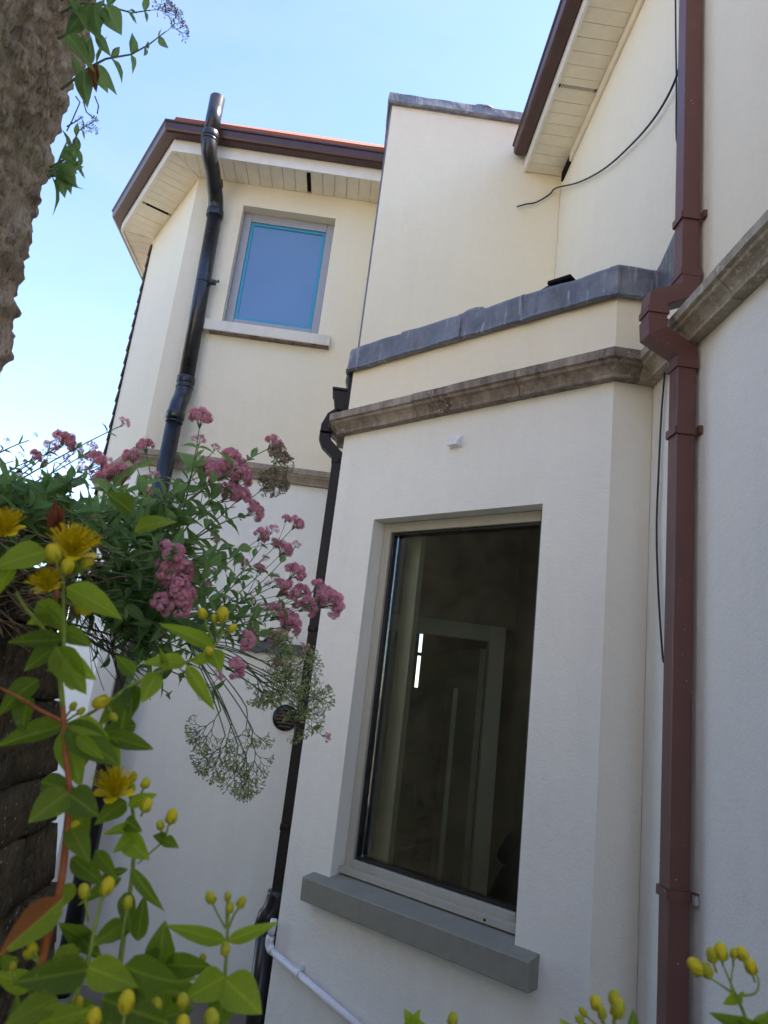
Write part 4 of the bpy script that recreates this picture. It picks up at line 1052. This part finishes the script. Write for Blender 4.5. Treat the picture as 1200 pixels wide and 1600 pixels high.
# V2: centre, in front of the soil pipe
p2 = plant('tall valerian in front of the black soil pipe with many deep pink heads', wt(-.86, 1.92))
for px, py, rr, d in ((312, 657, 19, 2.05), (421, 694, 16, 2.1), (228, 700, 14, 2.1), (357, 714, 15, 2.1), (207, 715, 14, 2.1), (180, 742, 19, 2.1), (345, 738, 24, 2.05), (320, 735, 20, 2.05), (368, 745, 20, 2.05), (388, 797, 18, 2.05), (350, 772, 20, 2.05), (168, 748, 16, 2.1), (310, 690, 12, 2.1), (372, 775, 16, 2.05), (335, 700, 8, 2.1), (222, 768, 12, 2.0), (240, 745, 10, 2.05)):
    val_stem(p2, at(rnd.uniform(165, 265), rnd.uniform(825, 900), rnd.uniform(1.9, 2.05)), at(px, py+rr*.4, d), rnd.uniform(-.03, .06), 5, .062, (PH if rr > 13 else PHS, R2(rr, d)), end=.82, lat=.15)
for px, py, rr, d in ((405, 735, 40, 2.08), (390, 770, 36, 2.05), (415, 755, 30, 2.1)):
    val_stem(p2, wt(-.86+rnd.uniform(-.1, .1), 1.92), at(px-22, py+22, d), .05, 3, .05, (SHT, R2(rr, d)*1.25), end=.6)
# V3: arching to the right
p3 = plant('arching valerian with loose pink heads reaching right towards the dark downpipe', wt(-.72, 1.95))
for px, py, rr, d in ((462, 820, 14, 2.2), (427, 828, 11, 2.2), (408, 838, 14, 2.2), (442, 862, 16, 2.2), (458, 898, 18, 2.15), (440, 925, 20, 2.15), (468, 925, 15, 2.2), (508, 942, 25, 2.15), (475, 948, 19, 2.15), (430, 962, 19, 2.1), (448, 975, 20, 2.1), (418, 996, 15, 2.1), (428, 905, 12, 2.15), (412, 948, 10, 2.15), (416, 870, 7, 2.2), (465, 850, 8, 2.2), (475, 1008, 9, 2.15), (495, 918, 14, 2.2), (395, 990, 10, 2.1)):
    val_stem(p3, at(rnd.uniform(235, 320), rnd.uniform(955, 1015), rnd.uniform(1.9, 2.02)), at(px-4, py+5, d), rnd.uniform(-.05, .05), 6, .036, (PH if rr > 12 else PHS, R2(rr, d)), r0=.0022, start=.25, end=.85, lat=.3)
# V4: front, the large head
p4 = plant('valerian hanging off the front of the low wall with one very long pink flower head', Vector((-.74, 1.75, 1.78)))
for px, py, rr, d in ((258, 868, 24, 1.75), (250, 893, 22, 1.74), (274, 890, 22, 1.74), (262, 915, 25, 1.73), (280, 925, 19, 1.73), (246, 938, 19, 1.72), (272, 945, 18, 1.72)):
    val_stem(p4, Vector((-.72, 1.76, 1.74)), at(px, py+8, d), .01, 2, .05, (PH, R2(rr, d)), end=.5)
for px, py, rr, d in ((308, 918, 12, 1.9), (322, 886, 10, 1.95), (375, 998, 17, 1.85), (357, 1040, 18, 1.8), (316, 912, 10, 1.9), (243, 983, 9, 1.8), (335, 1050, 10, 1.8)):
    val_stem(p4, Vector((-.70+rnd.uniform(-.05, .05), 1.75+rnd.uniform(-.1, .1), 1.74)), at(px, py+5, d), .0, 5, .055, (PH if rr > 12 else PHS, R2(rr, d)), end=.8)
# V5: gone to seed, hanging
p5 = plant('valerian gone to seed, green brown seed heads hanging before the dark downpipe', Vector((-.66, 1.85, 1.70)))
def seedspray(base, px, py, d, axis, size, mesh):
    p = at(px, py, d); c = base.lerp(p, .6)+Vector((0, 0, .03)); m = MB(); m.tube(bez(base, c, p, 8), .0016, 5); m.build('stem', M_VSTEM, p5, True)
    place('seed_head', mesh, p, axis, size, p5)
b5 = at(292, 1005, 1.9); dn = Vector((0, 0, -1)); rt = CR.copy()
for px, py, d_, ax_, sz_ in ((345, 1110, 1.92, dn*.8-rt*.4, .10), (385, 1105, 1.95, dn+rt*.25, .11), (362, 1130, 1.93, dn-rt*.1, .12), (395, 1140, 1.96, dn+rt*.1, .11), (372, 1165, 1.93, dn, .12), (352, 1150, 1.90, dn-rt*.3, .10), (385, 1185, 1.95, dn+rt*.15, .09)):
    seedspray(b5, px, py, d_, ax_, sz_, rnd.choice(SH))
seedspray(b5, 395, 1050, 1.95, rt*.8+dn*.25, .11, SH[1]); seedspray(b5, 410, 1065, 2.0, rt*.9+dn*.1, .11, SH[0]); seedspray(b5, 400, 1030, 2.0, rt*.9+dn*.2, .11, SH[1]); seedspray(b5, 440, 1080, 2.05, rt*.9+dn*.35, .10, SH[0])
seedspray(b5, 345, 1055, 1.9, dn*.7-rt*.5, .08, SHR[0]); seedspray(b5, 480, 1095, 2.1, rt+Vector((0, 0, .25)), .085, SHR[1]); seedspray(b5, 470, 1110, 2.1, rt*.8+dn*.4, .085, SHR[0]); seedspray(b5, 455, 1125, 2.05, rt*.4+dn*.5, .07, SHR[1])
for px, py, d_, ax_, sz_ in ((420, 1040, 2.0, rt*.7+dn*.3, .12), (385, 1035, 1.97, rt*.5+dn*.6, .12), (440, 1050, 2.03, rt*.8-dn*.2, .11), (455, 1075, 2.06, rt*.7+dn*.4, .10), (400, 1020, 1.98, rt-dn*.3, .10)):
    seedspray(b5, px, py, d_, ax_, sz_, rnd.choice(SH))
val_stem(p5, b5, at(505, 1150, 2.1), .02, 5, .04, (PHS, R2(9, 2.1)), r0=.002, start=.5)
for px, py in ((265, 1085), (300, 1040), (330, 1075), (252, 1060)):
    val_stem(p5, Vector((-.66, 1.8, 1.68)), at(px, py, 1.85), .0, 4, .06, None, start=.4, end=1)
# V6..V8: leafy mounds filling the top of the wall
def mound(p, spots, n, ll, r=(.0, .0), d0=(1.7, 2.2), base=(-.9, 1.8)):
    for i in range(n):
        (x0, x1, y0, y1) = rnd.choice(spots); px, py = rnd.uniform(x0, x1), rnd.uniform(y0, y1); d = rnd.uniform(*d0)
        tip = at(px, py, d); b_ = Vector((base[0]+rnd.uniform(-.2, .18), base[1]+rnd.uniform(-.25, .25), WT-.03)); b_ = b_.lerp(tip, rnd.uniform(.35, .7))
        val_stem(p, b_, tip, .02, 5, ll, None, start=.2, end=1.0)
p6 = plant('dense leafy valerian without flowers at far left edge of the low wall', wt(-.95, 1.62))
mound(p6, [(0, 130, 745, 860), (0, 80, 735, 800)], 34, .058, base=(-.95, 1.65), d0=(1.6, 2.0))
p7 = plant('leafy valerian in the middle of the low wall, dark green mound below the pink heads', wt(-.85, 1.75))
mound(p7, [(100, 290, 770, 900), (180, 330, 800, 960), (120, 240, 740, 820)], 30, .066, base=(-.82, 1.78), d0=(1.65, 2.05))
p8 = plant('valerian foliage trailing over the wall front beneath the longest pink head', Vector((-.74, 1.80, 1.75)))
mound(p8, [(190, 330, 890, 1010), (220, 300, 960, 1060), (260, 380, 800, 940)], 30, .064, base=(-.74, 1.80), d0=(1.7, 2.0))
for px, py, qx, qy in ((165, 745, 258, 790), (205, 800, 240, 770), (255, 880, 335, 790), (280, 890, 400, 745)):
    pass
# valerian on the tall wall's edge, against the sky
p9 = plant('valerian sprig with leafy stems sprouting from the tall stone wall top left', at(118, 60, 1.78))
p9.location = Vector((TX-.08, TYE+.02, p9.location.z))
b9 = at(112, 110, 1.82)
def sprig(parent, pts, d, pairs, ll, head=None, r0=.0028):
    P = [at(x, y, d+i*.02) for i, (x, y) in enumerate(pts)]
    out = []
    for i in range(len(P)-1):
        for q in range(4): out.append(P[i].lerp(P[i+1], q/4))
    out.append(P[-1]); n = len(out)
    m = MB(); m.tube(out, [r0*(1-.6*i/(n-1)) for i in range(n)], 5); m.build('stem', M_VSTEM, parent, True)
    for k_ in range(pairs):
        t = .12+.80*k_/max(1, pairs-1); f = t*(n-1); i = min(n-2, int(f)); p = out[i].lerp(out[i+1], f-i); dd = (out[i+1]-out[i]).normalized()
        for s_ in (1, -1):
            e = (CU*s_*rnd.uniform(.6, 1)+CR*rnd.uniform(-.2, .5)+CF*rnd.uniform(-.5, .5)+Vector((0, 0, -.35))).normalized()
            L = ll*(1.15-.7*t)*rnd.uniform(.7, 1.15)
            place_leaf(rnd.choice(VL), p, p+(e+dd*.5).normalized()*L, (dd*.6-CF*.6+rv(.6)), rnd.uniform(.9, 1.2), parent)
    if head: place(head[0][0].name.split('.')[0], rnd.choice(head[0]), out[-1], (out[-1]-out[-3]), head[1], parent)
sprig(p9, [(95, 140), (140, 105), (165, 92), (205, 85), (232, 70), (258, 50)], 1.75, 6, .052, (SHW, .058))
sprig(p9, [(95, 20), (125, 5), (165, 8), (205, 20), (235, 16)], 1.75, 5, .055, (SHW, .060))
sprig(p9, [(90, 60), (128, 42), (150, 28), (178, 18)], 1.72, 4, .062)
sprig(p9, [(95, 0), (140, -25), (160, -40)], 1.72, 4, .062)
for (bx, by, tx, ty, wv) in ((148, 10, 153, 55, 1.5), (165, 8, 188, 52, 1.6), (150, 50, 172, 88, 1.0), (132, 100, 128, 50, 1.0), (137, 104, 142, 58, 1.0), (158, 10, 172, 40, 1.2), (132, 108, 128, 158, 1.5), (150, 112, 168, 142, 1.2)):
    place_leaf(rnd.choice(VL), at(bx, by, 1.74), at(tx, ty, 1.72), -CF+rv(.5), wv, p9)
o = place_leaf(leaf_mesh('leaf', M_RED, .5, lan, .2, .4), at(150, 98, 1.74), at(145, 142, 1.73), -CF+rv(.3), 1.2, p9, 'withered reddish brown leaf')
p10 = plant('small valerian tuft growing lower down the edge of the tall stone wall', at(98, 250, 1.66))
p10.location = Vector((TX-.05, TYE+.02, p10.location.z))
sprig(p10, [(78, 262), (100, 250), (115, 225), (122, 205), (130, 200)], 1.66, 4, .045, (SHW, .042))
sprig(p10, [(78, 268), (102, 262), (118, 258), (126, 250)], 1.65, 4, .050)
sprig(p10, [(75, 275), (95, 275), (112, 275)], 1.65, 3, .055)
for (bx, by, tx, ty, wv) in ((95, 272, 98, 304, 1.3), (100, 235, 118, 232, 1.2), (97, 255, 116, 268, 1.5), (100, 275, 120, 290, 1.3), (96, 240, 112, 250, 1.5)):
    place_leaf(rnd.choice(VL), at(bx, by, 1.66), at(tx, ty, 1.64), -CF+rv(.4), wv, p10)
m = MB()
for pts in ([(118, 150), (125, 160), (112, 190), (104, 205)], [(130, 158), (135, 175), (150, 187), (138, 195)], [(148, 150), (154, 165), (152, 178)], [(104, 198), (118, 190), (128, 183)]):
    m.tube([at(x, y, 1.72) for x, y in pts], .0012, 4)
m.build('dead_twig', M_TWIG, p9)

# dry straw and twigs on the wall top
m = MB()
for i in range(210):
    px, py = rnd.uniform(-40, 150), rnd.uniform(810, 970); d = rnd.uniform(1.55, 1.9)
    p = at(px, py, d); L = rnd.uniform(.04, .12)
    dirv = (CR*rnd.uniform(.3, 1)+CU*rnd.uniform(-.7, .35)+CF*rnd.uniform(-.4, .4)).normalized()
    q = p+dirv*L; c_ = p.lerp(q, .5)+rv(.02); m.tube(bez(p, c_, q, 4), rnd.uniform(.0007, .0016), 3, cap=False)
tag(m.build('dry_grass', M_STRAW), 'dry straw and dead stems matted on top of the low stone wall', 'dry grass', kind='stuff')
m = MB()
for i in range(46):
    px, py = rnd.uniform(130, 190), rnd.uniform(950, 1000); d = rnd.uniform(1.75, 1.95); p = at(px, py, d)
    q = at(px+rnd.uniform(5, 75), py+rnd.uniform(15, 95), d+rnd.uniform(-.05, .08)); c_ = p.lerp(q, .5)+rv(.02); m.tube(bez(p, c_, q, 5), rnd.uniform(.0007, .0014), 3, cap=False)
tag(m.build('dead_twigs', M_TWIG), 'thin dark dead stems hanging off the end of the low wall', 'twigs', kind='stuff')

# ------------------------------------------------------------------ yellow flowering shrub in front
def bud_mesh(mat):
    m = MB(); m.ellipsoid((0, 0, .42), (0, 0, 1), .38, .49, 10, 7); m.cur = 1
    for i in range(5):
        th = i*1.2566; c, s = math.cos(th), math.sin(th)
        m.add([(0, 0, -.14), (c*.36-s*.14, s*.36+c*.14, .08), (c*.40, s*.40, .42), (c*.36+s*.14, s*.36-c*.14, .08)], [(0, 1, 2, 3)])
    return m.mesh('bud', [mat, M_GBUD], True)
BUD, BUDG = bud_mesh(M_BUD), bud_mesh(M_GBUD)
def flower_mesh(seed):
    r_ = random.Random(seed); m = MB(); m.cur = 0
    for i in range(5):
        th = i*1.2566+.2; c, s = math.cos(th), math.sin(th); P = []
        for t, wv, z in ((.08, .06, 0), (.3, .20, .16), (.55, .25, .26), (.74, .10, .22)):
            P += [(c*t-s*wv, s*t+c*wv, z), (c*t+s*wv, s*t-c*wv, z)]
        m.add(P, [(0, 1, 3, 2), (2, 3, 5, 4), (4, 5, 7, 6)])
    for i in range(230):
        th = r_.uniform(0, 6.28); ph = r_.uniform(0, .85)**.8; d = Vector((math.sin(ph)*math.cos(th), math.sin(ph)*math.sin(th), math.cos(ph)))
        L = r_.uniform(.75, 1.12); m.tube([(0, 0, .02), d*L*.55+Vector((0, 0, .06)), d*L], [.016, .013, .012], 3, cap=False); m.ellipsoid(d*L, d, .024, .03, 4, 3)
    m.cur = 1; m.ellipsoid((0, 0, .15), (0, 0, 1), .14, .2, 8, 5)
    return m.mesh('flower', [M_YEL, M_GBUD], True)
FL = [flower_mesh(1), flower_mesh(2)]
HG = 'yellow flowered shrubs along the bottom of the view'
def shrub(label, loc): return empty('flowering_shrub', loc, label, 'shrub', HG)
def hst(parent, pts, r, mat, d):
    P = [Vector(at(x, y, d if not isinstance(d, (list, tuple)) else d[i])) for i, (x, y) in enumerate(pts)]; out = []
    for i in range(len(P)-1):
        p0 = P[max(0, i-1)]; p1 = P[i]; p2 = P[i+1]; p3 = P[min(len(P)-1, i+2)]
        for q in range(4):
            t = q/4; out.append(.5*((2*p1)+(p2-p0)*t+(2*p0-5*p1+4*p2-p3)*t*t+(3*p1-p0-3*p2+p3)*t**3))
    out.append(P[-1]); n = len(out); m = MB(); m.tube(out, [r*(1-.4*i/(n-1)) for i in range(n)], 8); return m.build('stem', mat, parent, True)
def hl(parent, kind, bx, by, tx, ty, w_=1.0, d=.74, dd=-.015, n=None, lab=None):
    if kind is HL and rnd.random() < .22: kind = HLB
    nv = (-CF*.75+CU*.45+CR*.1+rv(.22)) if n is None else Vector(n)
    return place_leaf(rnd.choice(kind), at(bx, by, d), at(tx, ty, d+dd), nv, w_, parent, lab)
def hb(parent, x, y, size, d=.72, green=False, sx=None, sy=None):
    """bud centred at pixel, with stalk towards sx,sy"""
    p = at(x, y, d); ax = CU*1.0+rv(.25); s = size*d/FPX
    if sx is not None: ax = (p-at(sx, sy, d)).normalized()*1.0+CU*.1
    ax.normalize(); place('bud', BUDG if green else BUD, p-ax*s*.5, ax, s, parent)
    if sx is not None:
        q = at(sx, sy, d); m = MB(); m.tube([q, p.lerp(q, .5)+rv(.001), p-ax*s*.5], [.0011, .0010, .0011], 6); m.build('flower_stalk', M_HSTEM, parent, True)
h1 = shrub('large yellow flowered shrub with orange red stems and big green leaves, lower left', Vector((-.42, .62, .9)))
hst(h1, [(20, 1700), (45, 1600), (72, 1470), (95, 1380), (105, 1290), (108, 1230), (103, 1180), (98, 1100)], .0040, M_RSTEM, .74)
hst(h1, [(98, 1105), (94, 1060), (86, 1020), (70, 985), (40, 950), (25, 925)], .0026, M_HSTEM, .74)
hst(h1, [(98, 1128), (60, 1108), (30, 1090), (0, 1075)], .0018, M_RSTEM, .74)
hst(h1, [(98, 1060), (100, 1000), (99, 940), (98, 905), (95, 870)], .0020, M_HSTEM, .73)
hst(h1, [(88, 940), (88, 880), (86, 830), (88, 800)], .0020, M_RSTEM, .78)
hst(h1, [(150, 1700), (185, 1520), (196, 1440), (205, 1380), (210, 1310), (205, 1250), (195, 1215)], .0026, M_HSTEM, .80)
hst(h1, [(100, 1600), (135, 1510), (148, 1450), (160, 1400)], .0022, M_HSTEM, .68)
hst(h1, [(180, 1090), (210, 1068), (250, 1050), (290, 1035), (330, 1015), (350, 985)], .0022, M_HSTEM, .80)
hst(h1, [(100, 1135), (140, 1115), (180, 1090)], .0020, M_HSTEM, .78)
hst(h1, [(330, 1700), (350, 1560), (352, 1520), (355, 1470), (356, 1440)], .0020, M_HSTEM, .74)
for a in (
    (HLB, 72, 862, -8, 878, 1.15, .70), (HLB, 20, 885, -12, 930, 1.2, .70), (HLB, 104, 918, 190, 957, .85, .72), (HL, 100, 955, 44, 972, 1.2, .75), (HL, 60, 940, 105, 985, 1.1, .75),
    (HL, 96, 1000, 10, 1005, .8, .74), (HL, 92, 985, 146, 1012, 1.0, .75), (HL, 88, 1012, 132, 1082, 1.1, .73), (HL, 85, 1020, 150, 1060, .9, .73), (HL, 60, 1062, -5, 1100, 1.1, .76), (HL, 45, 1090, 30, 1142, 1.3, .76),
    (HL, 98, 1135, -6, 1160, .75, .76), (HL, 102, 1132, 186, 1195, .9, .74), (HL, 112, 1130, 165, 1140, 1.1, .74), (HL, 100, 1140, 125, 1228, 1.0, .76), (HLB, 120, 1150, 160, 1185, .8, .73),
    (HL, 106, 1238, 45, 1282, 1.35, .72), (HL, 106, 1240, 150, 1270, 1.4, .72), (HL, 108, 1290, 140, 1345, 1.0, .74), (HL, 112, 1340, 165, 1385, .9, .75), (HL, 150, 1330, 185, 1375, .8, .78),
    (HL, 197, 1252, 154, 1278, 1.2, .78), (HL, 200, 1258, 243, 1240, .9, .78), (HL, 210, 1292, 164, 1300, .8, .78), (HL, 196, 1282, 218, 1298, 1.3, .78), (HL, 196, 1305, 226, 1342, 1.3, .78), (HLB, 214, 1300, 178, 1330, 1.0, .78),
    (HLN, 205, 1355, 243, 1422, .9, .78), (HLN, 200, 1358, 150, 1372, .9, .78), (HLN, 190, 1372, 130, 1400, 1.2, .78), (HL, 196, 1395, 205, 1460, .9, .77), (HL, 215, 1470, 225, 1400, .8, .78), (HL, 195, 1440, 140, 1480, 1.0, .77),
    (HL, 250, 1516, 252, 1446, 1.25, .76), (HL, 255, 1500, 222, 1495, 1.4, .76), (HL, 255, 1508, 298, 1530, 1.2, .76), (HL, 138, 1515, 25, 1535, 1.0, .66), (HL, 135, 1510, 212, 1540, 1.2, .66), (HL, 195, 1510, 268, 1545, 1.2, .66),
    (HL, 352, 1525, 292, 1560, 1.5, .72), (HL, 350, 1530, 408, 1580, 1.6, .72), (HL, 352, 1560, 330, 1620, 1.4, .72), (HLB, 353, 1470, 260, 1448, .55, .74), (HLB, 355, 1470, 434, 1443, .55, .74),
    (HLB, 333, 1010, 256, 972, .55, .80), (HLB, 330, 1015, 346, 1046, 1.5, .79), (HL, 262, 1045, 250, 1010, .6, .80), (HLB, 290, 1036, 228, 1030, .8, .80), (HLB, 246, 1050, 222, 1096, 1.3, .80), (HL, 205, 1072, 186, 1142, 1.2, .80), (HL, 208, 1070, 205, 1120, 1.2, .80), (HLB, 292, 1040, 332, 1106, .55, .80), (HLB, 300, 1034, 352, 1020, .7, .80),
    (HL, 170, 1150, 242, 1172, .8, .77), (HL, 165, 1150, 185, 1200, 1.0, .77), (HL, 90, 1560, 15, 1590, 1.1, .68), (HL, 60, 1600, 130, 1580, 1.1, .68), (HL, 160, 1560, 250, 1600, 1.0, .66), (HL, 220, 1600, 300, 1580, 1.1, .70), (HL, 40, 1640, 20, 1560, 1.0, .72), (HL, 280, 1620, 250, 1560, 1.1, .72),
    (HL, 150, 1480, 90, 1440, .9, .80), (HL, 110, 1450, 160, 1500, .9, .80), (HLN, 150, 1470, 215, 1450, 1.0, .80), (HL, 85, 870, 130, 900, 1.0, .74), (HL, 90, 1010, 40, 1040, 1.0, .77)):
    hl(h1, *a[:6], d=a[6])
hl(h1, HLT, 97, 1405, -2, 1492, .95, .70, n=-CF+CU*.2, lab='broad leaf turning yellow with a red brown half')
hl(h1, HLR, 87, 832, 86, 782, 1.0, .78, n=-CF+rv(.3)); hl(h1, HLR, 90, 834, 98, 792, .9, .78, n=-CF+rv(.3)); hl(h1, HLR, 190, 762, 200, 742, .9, .85)
hl(h1, HL, 205, 800, 170, 768, 1.4, .85); hl(h1, HL, 210, 830, 262, 800, 1.2, .85)
place('flower', FL[0], at(112, 872, .72), CU*.9+CR*.25-CF*.2, .030, h1); place('flower', FL[1], at(76, 925, .72), CU*.8-CF*.2-CR*.1, .021, h1)
place('flower', FL[1], at(180, 1243, .77), CU*.95-CF*.25+CR*.05, .026, h1); place('flower', FL[0], at(8, 838, .73), CU*.8-CF*.3, .024, h1)
for a in ((82, 862, 26, .70, False, 98, 905), (106, 882, 22, .70, False, 99, 905), (138, 876, 20, .72, False, 110, 905), (134, 952, 22, .73, False, 100, 940), (178, 1122, 13, .77, True, 165, 1100), (155, 1098, 22, .77, False, 175, 1090), (115, 1102, 12, .75, True, 98, 1130), (128, 1110, 11, .75, True, 100, 1130), (269, 1273, 19, .78, False, 258, 1312), (250, 1288, 12, .78, True, 256, 1312), (228, 1222, 14, .78, False, 215, 1250), (230, 1256, 18, .77, False, 220, 1276), (208, 1212, 13, .77, True, 200, 1240), (205, 1228, 13, .78, True, 205, 1250), (118, 1288, 12, .74, False, 108, 1292),
          (169, 1382, 21, .68, False, 158, 1410), (131, 1390, 17, .68, True, 138, 1440), (200, 1408, 15, .70, True, 190, 1470), (198, 1562, 24, .64, False, 190, 1610), (147, 1588, 21, .64, False, 140, 1630), (286, 1598, 20, .66, False, 290, 1640), (330, 1590, 23, .66, True, 330, 1640), (244, 1570, 18, .67, True, 240, 1610), (285, 1562, 18, .68, True, 288, 1600),
          (328, 1401, 16, .74, True, 352, 1450), (356, 1399, 11, .74, True, 354, 1450), (359, 1416, 13, .74, True, 355, 1450), (378, 1408, 14, .74, True, 356, 1452), (352, 1480, 15, .72, True, 352, 1520), (317, 1496, 11, .76, True, 312, 1515), (270, 1492, 11, .76, True, 266, 1510), (316, 957, 15, .80, False, 335, 1005), (348, 958, 22, .80, False, 345, 990), (364, 981, 14, .80, False, 350, 995), (334, 965, 12, .80, True, 342, 995), (326, 1016, 14, .78, False, 330, 1022), (50, 1480, 14, .70, False, 60, 1500), (42, 1490, 12, .70, True, 60, 1505), (20, 1508, 10, .72, True, 22, 1540), (122, 1565, 14, .70, False, 112, 1600), (260, 1530, 10, .76, True, 256, 1560)):
    hb(h1, a[0], a[1], a[2]*1.15, a[3], a[4], a[5], a[6])
for i in range(26):
    bx, by = rnd.uniform(-10, 260), rnd.uniform(1500, 1620); th = rnd.uniform(-2.6, .5); L_ = rnd.uniform(45, 85)
    hl(h1, HL if rnd.random() < .8 else HLB, bx, by, bx+L_*math.cos(th), by+L_*math.sin(th)*.7+10, rnd.uniform(.9, 1.4), rnd.uniform(.72, .85))
for i in range(12):
    bx, by = rnd.uniform(60, 215), rnd.uniform(1010, 1480); th = rnd.uniform(0, 6.28); L_ = rnd.uniform(30, 62)
    hl(h1, HL if rnd.random() < .7 else HLB, bx, by, bx+L_*math.cos(th), by+L_*math.sin(th)+8, rnd.uniform(.8, 1.3), rnd.uniform(.76, .84))
hst(h1, [(258, 1312), (240, 1328), (215, 1350)], .0012, M_HSTEM, .78)
hl(h1, HL, 256, 1312, 272, 1318, 1.2, .78); hl(h1, HL, 256, 1312, 246, 1306, 1.2, .78)

h2 = shrub('cluster of yellow buds on green stalks at the bottom right corner', Vector((.36, .62, 1.1)))
hst(h2, [(1190, 1720), (1180, 1640), (1165, 1590), (1150, 1555)], .0020, M_HSTEM, .78)
hst(h2, [(1150, 1555), (1128, 1540), (1104, 1525)], .0012, M_HSTEM, .78); hst(h2, [(1150, 1555), (1135, 1520), (1126, 1500)], .0011, M_HSTEM, .78); hst(h2, [(1150, 1556), (1180, 1552), (1185, 1530), (1175, 1515)], .0011, M_HSTEM, .78); hst(h2, [(1150, 1555), (1142, 1540), (1147, 1500)], .0010, M_HSTEM, .78)
for a in ((1085, 1508, 21, False, 1100, 1522), (1104, 1514, 17, True, 1110, 1528), (1112, 1490, 17, True, 1120, 1520), (1126, 1484, 20, False, 1130, 1510), (1147, 1488, 12, True, 1146, 1510), (1159, 1488, 16, False, 1172, 1520), (1172, 1507, 18, False, 1180, 1535)):
    hb(h2, a[0], a[1], a[2]*1.1, .78, a[3], a[4], a[5])
hl(h2, HL, 1195, 1615, 1112, 1586, .7, .76); hl(h2, HL, 1175, 1600, 1215, 1570, 1.0, .76); hl(h2, HLB, 1150, 1556, 1138, 1568, 1.0, .78); hl(h2, HLB, 1152, 1555, 1170, 1562, 1.0, .78); hl(h2, HL, 1165, 1590, 1150, 1640, 1.0, .76); hb(h2, 1152, 1597, 16, .77, False, 1160, 1640)
h3 = shrub('few small yellow green buds poking up at the bottom centre right, by the brown downpipe', Vector((.24, .66, 1.05)))
hst(h3, [(960, 1720), (955, 1640), (945, 1600)], .0018, M_HSTEM, .80)
for a in ((930, 1564, 17, False, 942, 1600), (910, 1580, 11, True, 935, 1605), (940, 1580, 14, True, 945, 1605), (960, 1557, 18, True, 958, 1600), (966, 1572, 22, True, 960, 1610), (904, 1592, 11, True, 930, 1612)):
    hb(h3, a[0], a[1], a[2]*1.1, .80, a[3], a[4], a[5])
hl(h3, HL, 985, 1640, 995, 1590, .9, .80); hl(h3, HL, 900, 1620, 880, 1596, .8, .80); hl(h3, HL, 945, 1610, 975, 1625, 1.0, .80)
h4 = shrub('green leaf tip and single bud just showing at the bottom centre under the window', Vector((.05, .68, 1.05)))
hst(h4, [(690, 1720), (690, 1660), (700, 1620)], .0016, M_HSTEM, .80)
hl(h4, HLB, 665, 1640, 636, 1582, 1.1, .80); hl(h4, HLB, 630, 1620, 655, 1585, .9, .80); hb(h4, 708, 1590, 17, .80, True, 700, 1625); hl(h4, HL, 700, 1625, 740, 1612, 1.0, .80)
